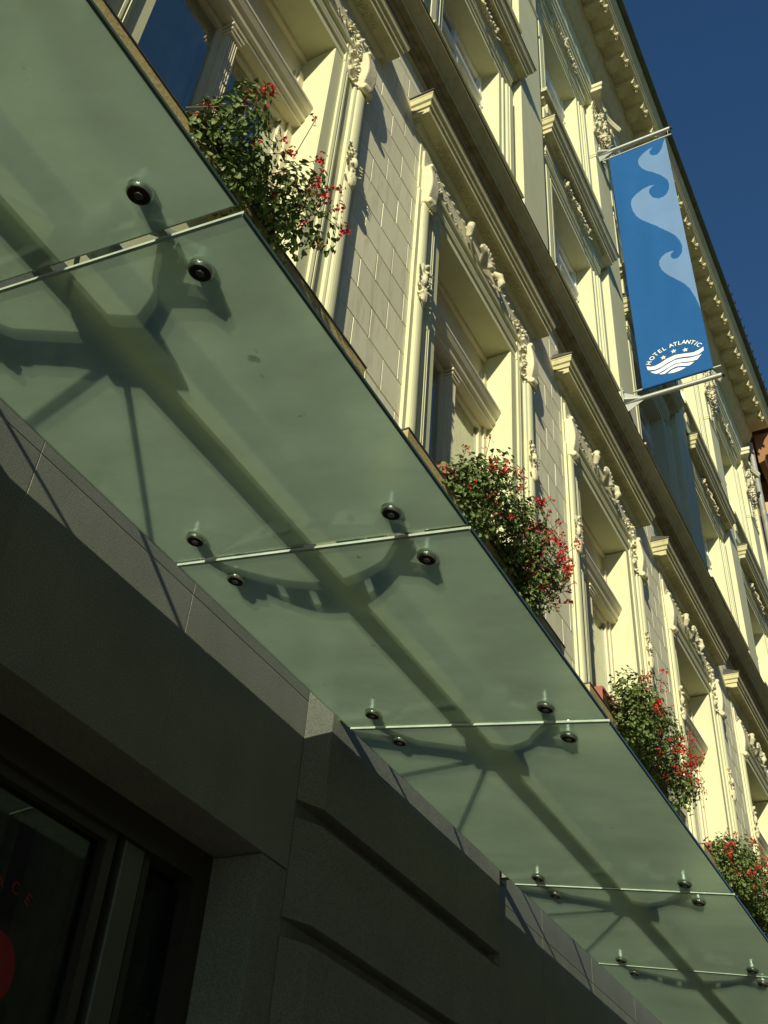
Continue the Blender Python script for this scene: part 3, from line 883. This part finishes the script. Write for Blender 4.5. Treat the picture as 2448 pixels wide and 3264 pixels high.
# modillions
mb = MB()
mb.profx([(-0.212, 19.93), (-0.30, 19.915), (-0.37, 19.955), (-0.46, 19.975), (-0.52, 19.95), (-0.56, 19.97), (-0.575, 20.02), (-0.575, 20.068), (-0.212, 20.068)], -0.12, 0.12)
mb.box(-0.135, 0.135, -0.585, -0.214, 20.03, 20.067)
for k in range(2):
    mb.volute((0, -0.52, 19.965), 0.035, 0.125, 'x', 1.4, -1)
mb.leaf((0, -0.47, 19.95), (0, -1, -0.1), (0, 0, -1), 0.13, 0.055, 0, 0.5)
for s in (-1, 1):
    mb.leaf((s * 0.04, -0.50, 19.95), (s, -0.5, -0.2), (0, 0, -1), 0.11, 0.03, 0, 0.6)
    mb.blob((s * 0.115, -0.53, 19.93), (0.02, 0.03, 0.03), rnd)
mb.blob((0, -0.585, 19.93), (0.03, 0.028, 0.03), rnd)
mo = mb.build('modillion', CREAMD, CORN)
k = 0
x = 10.03 - 0.565 * 22
while x < 21.2:
    if x > XL:
        o = mo if k == 0 else mo.copy()
        if k: COL.objects.link(o); o.parent = CORN
        o.location = (x - HX, 0, 0); k += 1
    x += 0.565
# roof
mb = MB()
mb.add([(XL - 0.2, -0.70, 20.56), (XR + 0.1, -0.70, 20.56), (XR + 0.1, 5, 23.2), (XL - 0.2, 5, 23.2), (XL - 0.2, 5, 20.4), (XR + 0.1, 5, 20.4), (XL - 0.2, 0.0, 20.5), (XR + 0.1, 0.0, 20.5),
        (XL - 0.2, 9.3, 20.56), (XR + 0.1, 9.3, 20.56)],
       [(0, 1, 2, 3), (3, 2, 9, 8), (6, 7, 1, 0)])
hpart(mb, 'roof', TILE)
# tile ends and snow guards showing above the gutter towards the far end
mb = MB()
x = 17.0
while x < XR:
    if x < 17.1:
        mb.tube([(0, -0.72, 20.60), (0, -0.83, 20.56)], [0.035, 0.04], 8)
        tile = mb.build('roof_tile', TILE, HOTEL); t_ = tile
    else:
        t_ = tile.copy(); COL.objects.link(t_); t_.parent = HOTEL
    t_.location = (x - HX, 0, 0)
    x += 0.27

# ------------------------------------------------------------------ drain pipe
mb = MB()
mb.tube([(21.3, -0.12, 19.7), (21.3, -0.12, 4.7)], 0.065, 12)
for z in (18.6, 16.2, 13.4, 10.6, 7.6):
    mb.tube([(21.3, -0.12, z), (21.3, -0.12, z + 0.07)], 0.078, 12)
    mb.box(21.285, 21.315, -0.1, 0.01, z + 0.02, z + 0.05)
o = mb.build('drain_pipe', ZINC)
tag(o, 'grey vertical drain pipe at the far corner where cream facade meets orange house', 'drain pipe')

# ------------------------------------------------------------------ orange neighbour
NB = empty('neighbour_house', (25, 0, 0))
tag(NB, 'ochre orange ornate house beyond the far end of the cream facade', 'building')
mb = MB()
NX0, NX1 = 21.52, 36.0
mb.box(23.2, NX1, -0.22, 9, 0.0, 20.0)
for z in (5, 10, 17.7): mb.profx([(-0.0, z), (-0.30, z + 0.03), (-0.32, z + 0.12), (-0.55, z + 0.18), (-0.56, z + 0.30), (-0.0, z + 0.38)], NX0 - 0.02, NX1)
mb.v = [(x - 25, y, z) for x, y, z in mb.v]; nw = mb.build('wall', ORANGE, NB)
mb = MB(); mb.box(NX0 - 25, 23.199 - 25, 0.02, 9, 0.0, 20.0); mb.build('recess', BROWN, NB)
mb = MB()
for xx in (23.25, 26.2, 29.2, 32.2):
    mb = MB(); mb.box(xx, xx + 0.7, -0.40, -0.219, 10.5, 17.6); mb.box(xx, xx + 0.7, -0.40, -0.219, 17.6, 19.19)
    mb.v = [(x - 25, y, z) for x, y, z in mb.v]; mb.build('pilaster', ORANGE, NB)
mb = MB()
for xx in (23.6,):
    mb.box(xx - 0.3, xx + 0.3, -0.42, -0.3, 17.9, 19.1); mb.box(xx - 0.2, xx + 0.2, -0.42, -0.3, 12, 15.5)
    for s in (-1, 1):
        foliage(mb, xx + s * 0.15, 17.9, 19.1, 0.24, -0.37, 40, 11 + s, 0, 0.16)
        mb.volute((xx + s * 0.3, -0.5, 18.9), 0.16, 0.03, 'y', 1.7, s)
    foliage(mb, xx, 12.0, 15.4, 0.2, -0.37, 40, 17, 0, 0.14)
mb.v = [(x - 25, y, z) for x, y, z in mb.v]; fuse(mb.build('ornament', ORANGE, NB), 0.016)
mb = MB()
mb.profx([(-0.22, 19.2), (-0.35, 19.25), (-0.40, 19.4), (-0.9, 19.5), (-0.92, 19.7), (-1.0, 19.9), (-1.0, 20.0), (-0.22, 20.1)], NX0 - 0.05, NX1)
mb.add([(NX0 - 0.1, -1.05, 20.05), (NX1, -1.05, 20.05), (NX1, 4, 23), (NX0 - 0.1, 4, 23), (NX1, 9, 20.05), (NX0 - 0.1, 9, 20.05)], [(0, 1, 2, 3), (3, 2, 4, 5)])
mb.v = [(x - 25, y, z) for x, y, z in mb.v]; mb.build('eave', BROWN, NB)
mb = MB()
for xx in (23.0, 26.0, 29.0, 32.0):
    for z in (6.3, 11.3, 17.0):
        mb.box(xx, xx + 1.3, -0.226, -0.2205, z, z + 2.6)
mb.v = [(x - 25, y, z) for x, y, z in mb.v]; mb.build('window', BROWN, NB)

# ------------------------------------------------------------------ house across the street (reflected in panes, shuts off the low sky)
OB = empty('opposite_house', (10, -15, 0))
tag(OB, 'plain shaded house row across the street, seen only as reflections in the panes', 'building')
mb = MB(); mb.box(-28, 50, -11, 0, 0, 15.5); mb.profx([(0, 15.2), (0.4, 15.3), (0.5, 15.6), (0, 15.8)], -28, 50)
mb.build('wall', OPP, OB)
mb = MB()
for i in range(25):
    for z in (1.0, 5, 8.6, 12): mb.box(-26.5 + i * 3, -25.2 + i * 3, 0.003, 0.03, z, z + 2.1)
mb.build('window', mat('opposite_pane', (0.22, 0.22, 0.19), 0.3), OB)

# ------------------------------------------------------------------ glass canopy
CAN = empty('glass_canopy', (3, 0, 3.9))
tag(CAN, 'long frosted green glass canopy on steel brackets above the ground floor', 'canopy')
TA = math.tan(R(7.59))
def gz(y): return 3.925 + (y + 0.104) * TA    # underside of the glass
SEAMS = [-6.0, -4.55, -3.1, -1.65, -0.21, 1.233, 2.612, 3.998, 5.99, 7.437, 9.4, 10.85, 12.3]
YI, YO = -0.104, -1.315
TH = 0.014
for i in range(len(SEAMS) - 1):
    a, b = SEAMS[i] + 0.012, SEAMS[i + 1] - 0.012
    n_ = 0.004
    mb = MB()
    def V(x, y, t): return (x - 3, y, gz(y) + t - 3.9)
    c = 0.007
    xs0, xs1 = a, b
    # faces: bottom/top frosted, edges polished with chamfer
    bot = [V(a + c, YI - c, 0), V(b - c, YI - c, 0), V(b - c, YO + c, 0), V(a + c, YO + c, 0)]
    mid = [V(a, YI, n_), V(b, YI, n_), V(b, YO, n_), V(a, YO, n_)]
    tp = [V(a, YI, TH), V(b, YI, TH), V(b, YO, TH), V(a, YO, TH)]
    mb.add(bot + mid + tp, [(0, 1, 2, 3)], 0)   # etched underside
    mb.add(bot + mid + tp, [(11, 10, 9, 8)], 2)   # polished top
    for k in range(4):   # k: 0 wall side, 1 far end, 2 street side, 3 near end
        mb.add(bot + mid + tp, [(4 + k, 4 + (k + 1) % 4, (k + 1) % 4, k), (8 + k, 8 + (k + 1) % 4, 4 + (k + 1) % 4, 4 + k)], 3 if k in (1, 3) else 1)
    mb.build('glass_panel', [FROST, EDGE, CLEARG, EDGEGLOW], CAN, recalc=False)
# longitudinal tube
mb = MB()
mb.tube([(SEAMS[0] - 0.1 - 3, -0.76, 0.085), (SEAMS[-1] + 0.1 - 3, -0.76, 0.085)], 0.046, 20)
mb.build('beam', BEAMM, CAN)
def bracket(kind):
    mb = MB()
    # local origin: seam x, world y; z relative 3.9
    zb = 0.085
    def top(y): return gz(y) - 3.9 + TH
    if kind == 'arm':
        mb.box(-0.022, 0.022, -0.74, -0.015, zb - 0.022, zb + 0.022)
        mb.box(-0.08, 0.08, -0.016, -0.001, zb - 0.03, zb + 0.16)
        mb.tube([(0, -0.90, zb + 0.0), (0, -0.66, zb + 0.0)], 0.056, 14)
    # perforated curved plate
    def yz(t): 
        y = -0.30 - 0.80 * t
        return y, top(y) + 0.03 + 0.10 * sin(pi * t)
    for s in (0,):
        N = 26
        for k in range(N):
            t0, t1 = k / N, (k + 1) / N
            y0, z0 = yz(t0); y1, z1 = yz(t1)
            q = 1.0 if kind == 'perf' else 0.3; h0 = 0.026 + 0.055 * q * sin(pi * t0); h1 = 0.026 + 0.055 * q * sin(pi * t1)
            x = s * 0.03
            hole = (k % 4 == 2) and 3 < k < 23 and kind == 'perf'
            def seg(a0, b0, a1, b1):
                vs = [(x - 0.005, y0, a0), (x - 0.005, y0, b0), (x - 0.005, y1, a1), (x - 0.005, y1, b1),
                      (x + 0.005, y0, a0), (x + 0.005, y0, b0), (x + 0.005, y1, a1), (x + 0.005, y1, b1)]
                mb.add(vs, [(0, 1, 3, 2), (4, 6, 7, 5), (0, 2, 6, 4), (1, 5, 7, 3), (0, 4, 5, 1), (2, 3, 7, 6)])
            if hole:
                seg(z0 - h0 / 2, z0 - h0 / 4, z1 - h1 / 2, z1 - h1 / 4); seg(z0 + h0 / 4, z0 + h0 / 2, z1 + h1 / 4, z1 + h1 / 2)
            else: seg(z0 - h0 / 2, z0 + h0 / 2, z1 - h1 / 2, z1 + h1 / 2)
    # cross forks to the four bolts
    for y in (-1.10, -0.30):
        pts = [(-0.135, y, top(y) + 0.055), (-0.08, y + (0.03 if y < -0.5 else -0.03), top(y) + 0.06), (0, y + (0.12 if y < -0.5 else -0.1), top(y) + 0.085), (0.08, y + (0.03 if y < -0.5 else -0.03), top(y) + 0.06), (0.135, y, top(y) + 0.055)]
        mb.tube(pts, [0.02, 0.016, 0.022, 0.016, 0.02], 8)
    b = mb.build('bracket', STEEL, CAN)
    for y in (-1.10, -0.30):
        for s in (-1, 1):
            m2 = MB()
            z = gz(y) - 3.9
            nrm = Vector((0, -TA, 1)).normalized() * -1
            c = Vector((s * 0.135, y, z))
            m2.tube([c - nrm * 0.001, c + nrm * 0.006, c + nrm * 0.012], [0.036, 0.036, 0.031], 24, 1)
            m2.tube([c + nrm * 0.0115, c + nrm * 0.0135], [0.0285, 0.0275], 24, 0)
            m2.tube([c + nrm * 0.0135, c + nrm * 0.0155], [0.013, 0.012], 6, 1)
            up = Vector((0, 0, 1))
            m2.tube([c + up * (TH + 0.001), c + up * (TH + 0.014)], 0.036, 24, 1)
            m2.tube([c + up * (TH + 0.014), c + up * (TH + 0.060)], 0.026, 24, 1)
            m2.build('bolt', [BOLTM, RING], b)
    if kind == 'arm':
        for s in (-1, 1):
            m2 = MB()
            m2.tube([(s * 0.02, -0.72, zb + 0.02), (s * 0.62, -0.002, zb + 0.47)], 0.0085, 8)
            m2.tube([(s * 0.62, -0.025, zb + 0.455), (s * 0.62, -0.001, zb + 0.47)], 0.03, 10)
            m2.build('rod', STEEL, b)
    return b
ba = bracket('arm'); bp = bracket('perf')
kinds = ['arm', 'perf', 'arm', 'arm', 'perf', 'arm', 'perf', 'arm', 'arm', 'perf', 'arm', 'perf', 'arm']
used = {'arm': False, 'perf': False}
for x, k in zip(SEAMS, kinds):
    src = ba if k == 'arm' else bp
    if not used[k]: o = src; used[k] = True
    else: o = copy_part(src, CAN)
    o.location = (x - 3, 0, 0)

# ------------------------------------------------------------------ banner with its two poles
BX = 10.15
def pole(z, ytip, label):
    e = empty('banner_pole', (BX, -0.0, z))
    tag(e, label, 'pole', 'steel poles that hold the blue banner')
    mb = MB(); mb.tube([(0, -0.012, 0), (0, ytip, 0.03)], 0.032, 16)
    mb.build('tube', METAL, e)
    mb = MB(); mb.tube([(0, ytip, 0.03), (0, ytip - 0.03, 0.031)], 0.034, 16); mb.build('end_cap', DARKF, e)
    mb = MB(); mb.box(-0.09, 0.09, -0.011, -0.0005, -0.19, 0.19)
    for sx in (-0.065, 0.065):
        for sz in (-0.15, 0.15): mb.tube([(sx, -0.022, sz), (sx, -0.010, sz)], 0.012, 8)
    mb.build('wall_plate', METAL, e)
    mb = MB()
    for s in (-1, 1):
        vs = [(-0.004, -0.011, s * 0.03), (-0.004, -0.011, s * 0.17), (-0.004, -0.24, s * 0.03), (0.004, -0.011, s * 0.03), (0.004, -0.011, s * 0.17), (0.004, -0.24, s * 0.03)]
        mb.add(vs, [(0, 1, 2), (3, 5, 4), (0, 3, 4, 1), (1, 4, 5, 2), (2, 5, 3, 0)])
        vs = [(s * 0.03, -0.011, -0.004), (s * 0.085, -0.011, -0.004), (s * 0.03, -0.2, -0.004), (s * 0.03, -0.011, 0.004), (s * 0.085, -0.011, 0.004), (s * 0.03, -0.2, 0.004)]
        mb.add(vs, [(0, 1, 2), (3, 5, 4), (0, 3, 4, 1), (1, 4, 5, 2), (2, 5, 3, 0)])
    mb.build('gusset', METAL, e)
    return e
pole(16.76, -1.14, 'upper grey steel pole the blue banner hangs from')
pole(11.37, -1.21, 'lower grey steel pole under the bottom hem of the blue banner')

BAN = empty('banner', (BX, -0.6, 14.0))
tag(BAN, 'tall blue banner with pale waves and white hotel emblem hanging off the facade', 'banner')
ZT, ZB = 16.59, 11.55
def by(u, z):  # u: distance from wall at mid height; cloth leans outward slightly going down
    return u + 0.077 * (ZT - z) / (ZT - ZB)
def rip(y, z):
    return (0.012 * sin((y + 0.3 * z) * 6.0) + 0.006 * sin(y * 17 - z * 1.3)) * min(1, max(0, (z - 12.1) / 1.5)) * min(1, (ZT - z) / 0.5 + 0.1)
waves = [
 [(1.050, 16.59), (1.042, 16.55), (1.006, 16.45), (0.975, 16.35), (0.925, 16.261), (0.89, 16.235), (0.853, 16.237), (0.805, 16.27), (0.785, 16.33), (0.79, 16.39), (0.839, 16.451), (0.77, 16.44), (0.69, 16.40), (0.625, 16.34), (0.595, 16.27), (0.60, 16.17), (0.63, 16.07), (0.658, 16.012), (0.72, 15.92), (0.798, 15.84), (0.88, 15.74), (0.932, 15.644), (0.975, 15.54), (0.986, 15.442),
  (0.975, 15.33), (0.922, 15.229), (0.86, 15.19), (0.802, 15.189), (0.73, 15.24), (0.692, 15.363), (0.69, 15.42), (0.702, 15.469), (0.735, 15.51), (0.785, 15.533), (0.70, 15.55), (0.60, 15.53), (0.50, 15.46), (0.43, 15.37), (0.406, 15.26), (0.42, 15.10), (0.46, 14.95), (0.518, 14.834), (0.62, 14.69), (0.752, 14.523), (0.86, 14.38), (0.947, 14.238), (1.0, 14.09), (1.018, 13.951),
  (1.005, 13.83), (0.955, 13.739), (0.91, 13.73), (0.864, 13.76), (0.845, 13.81), (0.852, 13.864), (0.896, 13.911), (0.84, 13.93), (0.787, 13.922), (0.72, 13.87), (0.683, 13.80), (0.677, 13.72), (0.695, 13.63), (0.719, 13.568), (0.79, 13.44), (0.89, 13.295), (0.96, 13.19), (1.016, 13.073), (1.07, 12.86), (1.12, 12.55), (1.3, 12.5), (1.3, 16.59)]]
def inside(px, py, poly):
    c = False; j = len(poly) - 1
    for i in range(len(poly)):
        if (poly[i][1] > py) != (poly[j][1] > py) and px < (poly[j][0] - poly[i][0]) * (py - poly[i][1]) / (poly[j][1] - poly[i][1]) + poly[i][0]: c = not c
        j = i
    return c
mb = MB()
NU, NV = 110, 520
vs = []
for j in range(NV + 1):
    z = ZB + (ZT - ZB) * j / NV
    z2 = z
    for i in range(NU + 1):
        u = 0.165 + (1.048 - 0.165) * i / NU
        y = by(u, z)
        vs.append((rip(y, z), -y + 0.6, z - 14.0 + 0.02 * (u - 0.165)))
fa, fb = [], []
for j in range(NV):
    z = ZB + (ZT - ZB) * (j + 0.5) / NV
    for i in range(NU):
        u = 0.165 + (1.048 - 0.165) * (i + 0.5) / NU
        f = (j * (NU + 1) + i, j * (NU + 1) + i + 1, (j + 1) * (NU + 1) + i + 1, (j + 1) * (NU + 1) + i)
        (fb if inside(by(u, z), z, waves[0]) else fa).append(f)
me = bpy.data.meshes.new('cloth'); me.from_pydata(vs, [], fa + fb)
me.materials.append(BLUE); me.materials.append(LBLUE)
me.polygons.foreach_set('material_index', [0] * len(fa) + [1] * len(fb))
me.polygons.foreach_set('use_smooth', [True] * (len(fa) + len(fb)))
me.update()
o = bpy.data.objects.new('cloth', me); COL.objects.link(o); o.parent = BAN
md = o.modifiers.new('s', 'SOLIDIFY'); md.thickness = 0.0015
mb = MB()
def place(y, z): return (rip(y, z) - 0.004, -y + 0.6, z - 14.0)
SW = [
 [(0.327, 11.895), (0.38, 11.868), (0.431, 11.862), (0.501, 11.882), (0.587, 11.926), (0.698, 11.953), (0.797, 11.935), (0.927, 11.906), (0.995, 11.923), (1.056, 11.955), (1.05, 11.891), (0.979, 11.848), (0.9, 11.851), (0.797, 11.879), (0.705, 11.890), (0.6, 11.856), (0.508, 11.812), (0.425, 11.796), (0.339, 11.822)],
 [(0.364, 11.784), (0.422, 11.772), (0.492, 11.786), (0.591, 11.831), (0.689, 11.866), (0.768, 11.858), (0.884, 11.829), (0.964, 11.829), (1.02, 11.838), (0.956, 11.766), (0.877, 11.767), (0.762, 11.796), (0.682, 11.804), (0.584, 11.768), (0.499, 11.730), (0.444, 11.717), (0.4, 11.744)],
 [(0.466, 11.704), (0.525, 11.716), (0.611, 11.766), (0.694, 11.789), (0.759, 11.78), (0.836, 11.756), (0.917, 11.742), (0.849, 11.702), (0.767, 11.730), (0.689, 11.749), (0.613, 11.727), (0.548, 11.683), (0.508, 11.683)],
 [(0.574, 11.669), (0.632, 11.709), (0.706, 11.722), (0.809, 11.689), (0.733, 11.663), (0.652, 11.655)]]
for poly in SW:
    mb.add([place(a, b) for a, b in poly], [tuple(range(len(poly)))])
for cx_, cz_ in ((0.551, 11.968), (0.689, 12.027), (0.833, 11.991)):
    st = []
    for k in range(10):
        a = pi / 2 + k * pi / 5; r_ = 0.040 if k % 2 == 0 else 0.0165
        st.append(place(cx_ + r_ * cos(a), cz_ + r_ * sin(a)))
    mb.add(st + [place(cx_, cz_)], [(k, (k + 1) % 10, 10) for k in range(10)])
letters = [('H', 0.362, 11.944), ('O', 0.410, 12.012), ('T', 0.462, 12.063), ('E', 0.517, 12.096), ('L', 0.573, 12.117), ('A', 0.668, 12.141), ('T', 0.722, 12.145), ('L', 0.776, 12.143), ('A', 0.832, 12.134), ('N', 0.885, 12.116), ('T', 0.938, 12.085), ('I', 0.975, 12.05), ('C', 1.008, 12.012)]
for k, (ch, u, z) in enumerate(letters):
    p0_ = letters[max(0, k - 1)]; p1_ = letters[min(len(letters) - 1, k + 1)]
    ang = math.atan2(p1_[2] - p0_[2], p1_[1] - p0_[1])
    if k == 0: ang = R(66)
    if k == 12: ang = R(-52)
    vs_, fs_ = char_mesh(ch, 0.092, 0.0012)
    out = []
    for x_, y_, _ in vs_:
        y_ -= 0.031
        x_ *= 0.92
        out.append(place(u + x_ * cos(ang) - y_ * sin(ang), z + x_ * sin(ang) + y_ * cos(ang)))
    mb.add(out, fs_)
mb.build('emblem', WHITE, BAN)
mb = MB()
mb.tube([(0, -0.06 + 0.6, ZT + 0.0 - 14), (0, -1.15 + 0.6, ZT + 0.04 - 14)], 0.012, 10)
mb.build('top_rod', METAL, BAN)
mb = MB()
mb.tube([(0, -0.12 + 0.6, ZB - 0.03 - 14), (0, -1.22 + 0.6, ZB + 0.005 - 14)], 0.013, 10)
mb.tube([(0, -0.243 + 0.6, ZB - 0.026 - 14), (0, -1.125 + 0.6, ZB + 0.003 - 14)], 0.020, 10, 1)
mb.build('bottom_rod', [METAL, BLUE], BAN)
mb = MB()
mb.tube([(0, -1.10 + 0.6, ZT + 0.035 - 14), (0, -1.10 + 0.6, 16.80 - 14)], 0.006, 6)
mb.tube([(0, -0.10 + 0.6, ZT - 14), (0, -0.10 + 0.6, 16.78 - 14)], 0.006, 6)
mb.build('tie', METAL, BAN)

# ------------------------------------------------------------------ flower boxes and geraniums
LABELS = {1: ('nearest', 'large sprawling red geranium under the fluted mullion, nearest to the camera'),
          2: ('second', 'bushy geranium with the brightest red flower heads, in front of the second window'),
          3: ('third', 'third geranium along, its red clay coloured box end showing, beside the canopy edge'),
          4: ('fourth', 'fourth geranium along, small and far, at the right edge of the photo'),
          5: ('fifth', 'farthest geranium, mostly hidden behind the glass canopy')}
RANGE = {1: (1.90, 2.84, 6.46), 2: (4.70, 6.26, 6.56), 3: (7.7, 9.55, 6.50), 4: (11.0, 13.1, 6.52), 5: (14.5, 16.3, 6.6)}
def geranium(idx, x0, x1, zt, seed):
    r = random.Random(seed)
    b = BAYS[idx + 1] if False else BAYS[idx]
    cxx = (x0 + x1) / 2
    root = empty('geranium', (cxx, -0.15, 6.1))
    tag(root, LABELS[idx][1], 'plant', 'red geraniums in the window boxes')
    fol = MB(); stm = MB(); heads = []
    N = int(5000 * (x1 - x0) / 1.6)
    W_ = x1 - x0
    blobs = []
    nb = int(26 * W_)
    for i in range(nb):
        t = r.random()
        x = x0 + 0.12 + (W_ - 0.24) * t
        env = 0.62 + 0.38 * sin(pi * min(1, max(0, t))) 
        z = 5.78 + (zt - 5.95) * r.random() ** 0.9 * env
        y = -0.10 - 0.30 * r.random() - 0.06 * (6.4 - z)
        blobs.append((x, y, z, r.uniform(0.09, 0.17)))
    def rleaf(p, n, s, mi):
        n = n.normalized(); a = n.orthogonal().normalized(); bb = n.cross(a)
        ph = r.random() * 6
        vs = [tuple(p - n * s * 0.15)]
        for k in range(7):
            t = ph + k * 2 * pi / 7
            q = s * (1.0 if k % 2 == 0 else 0.78)
            if k == 6: q *= 0.5
            vs.append(tuple(p + a * cos(t) * q + bb * sin(t) * q + n * s * 0.22 * r.uniform(0.2, 1.2)))
        fol.add(vs, [(0, k, k % 7 + 1) for k in range(1, 8)], mi)
    for i in range(N):
        bx, by_, bz, br = r.choice(blobs)
        d = Vector((r.gauss(0, 1), r.gauss(0, 1), r.gauss(0, 1))).normalized()
        p = Vector((bx, by_, bz)) + d * br * r.uniform(0.55, 1.15)
        if p.y > 0.0: p.y = -0.01
        p.x = min(p.x, x1 - 0.03 * r.random()); p.z = min(p.z, zt)
        n = (d * 0.7 + Vector((r.uniform(-.5, .5), r.uniform(-0.9, .2), r.uniform(-0.1, 0.9))))
        rleaf(p, n, r.uniform(0.009, 0.024), 1 if r.random() < 0.14 else 0)
    nf = int((20, 36, 62, 52, 52, 40)[idx] * W_)
    for i in range(nf):
        bx, by_, bz, br = r.choice(blobs)
        if r.random() < 0.5: bx = x1 - 0.08 - abs(r.gauss(0, 0.2)); bz = 5.85 + r.random() * (zt - 6.15)
        d = Vector((r.uniform(-0.8, 0.6), r.uniform(-1.3, -0.2), r.uniform(-0.3, 1.1))).normalized()
        base = Vector((bx, by_, bz)); L = br + r.uniform(0.0, 0.08)
        tip = base + d * L + Vector((0, 0, 0.02))
        if tip.y > -0.02: tip.y = -0.05
        tip.x = min(tip.x, x1 + 0.02); tip.z = min(tip.z, zt + 0.02)
        stm.tube([base, base + d * L * 0.6 + Vector((0, 0, 0.01)), tip], 0.0022, 4, 0, False)
        flo = MB(); heads.append(flo)
        full = r.random() < 0.45
        nn = r.randint(14, 26) if full else r.randint(4, 9)
        hr = 0.036 if full else 0.030
        for k in range(nn):
            dd = Vector((r.gauss(0, 1), r.gauss(0, 1), r.gauss(0, 1) + 0.5)).normalized()
            c = tip + dd * hr * r.uniform(0.6, 1.1)
            if not full: stm.tube([tip, c], 0.0012, 3, 0, False)
            a = dd.orthogonal().normalized(); b2 = dd.cross(a)
            s = r.uniform(0.008, 0.014)
            vs = [tuple(c)] + [tuple(c + (a * cos(t) + b2 * sin(t)) * s * q + dd * s * 0.35) for t, q in ((0, 1), (1.0, .55), (1.4, 1), (2.3, .55), (2.8, 1), (3.6, .5), (4.1, 1), (4.8, .5), (5.4, 1))]
            flo.add(vs, [(0, q, q % 9 + 1) for q in range(1, 10)])
    for i in range(int(60 * W_)):
        bx, by_, bz, br = r.choice(blobs)
        q = Vector((bx + r.uniform(-.1, .1), -0.12, 6.1))
        stm.tube([q, Vector((bx, by_, (bz + 6.1) / 2 + 0.04)), Vector((bx, by_, bz))], 0.003, 4, 0, False)
    for m_, nm, mats in [(fol, 'foliage', [LEAF, LEAF2]), (stm, 'stems', STEM)] + [(h, 'flower_head', FLOWER) for h in heads]:
        m_.v = [(x - cxx, y + 0.15, z - 6.1) for x, y, z in m_.v]
        me = bpy.data.meshes.new(nm); me.from_pydata(m_.v, [], m_.f)
        for q in (mats if isinstance(mats, list) else [mats]): me.materials.append(q)
        me.polygons.foreach_set('material_index', m_.m); me.update()
        ob = bpy.data.objects.new(nm, me); COL.objects.link(ob); ob.parent = root
    # trough
    e = MB()
    zx0, zx1 = cxx - W_ / 2 + 0.12, cxx + W_ / 2 - 0.12
    e.profx([(-0.03, 5.999), (-0.125, 5.999), (-0.145, 6.12), (-0.155, 6.12), (-0.155, 6.145), (-0.14, 6.145), (-0.12, 6.02), (-0.035, 6.02), (-0.02, 6.145), (-0.005, 6.145), (-0.005, 6.12), (-0.015, 6.12)], zx0, zx1)
    e.box(zx0 - 0.01, zx0, -0.15, -0.01, 6.0, 6.145); e.box(zx1, zx1 + 0.01, -0.15, -0.01, 6.0, 6.145)
    e.box(zx0, zx1, -0.138, -0.018, 6.025, 6.12, 1)
    e.v = [(x - cxx, y + 0.08, z - 6.0) for x, y, z in e.v]
    t_ = e.build('flower_box', [TERRA, INT]); t_.location = (cxx, -0.08, 6.0)
    tag(t_, {1: 'terracotta window box under the nearest geranium on the nearest sill', 2: 'terracotta window box under the bushy second geranium', 3: 'terracotta window box whose end shows beside the third geranium',
             4: 'terracotta window box under the small fourth geranium near the right edge', 5: 'farthest terracotta window box, hidden behind the canopy'}[idx], 'window box', 'terracotta boxes on the window sills')
for i in (1, 2, 3, 4, 5):
    geranium(i, *RANGE[i], 100 + i)
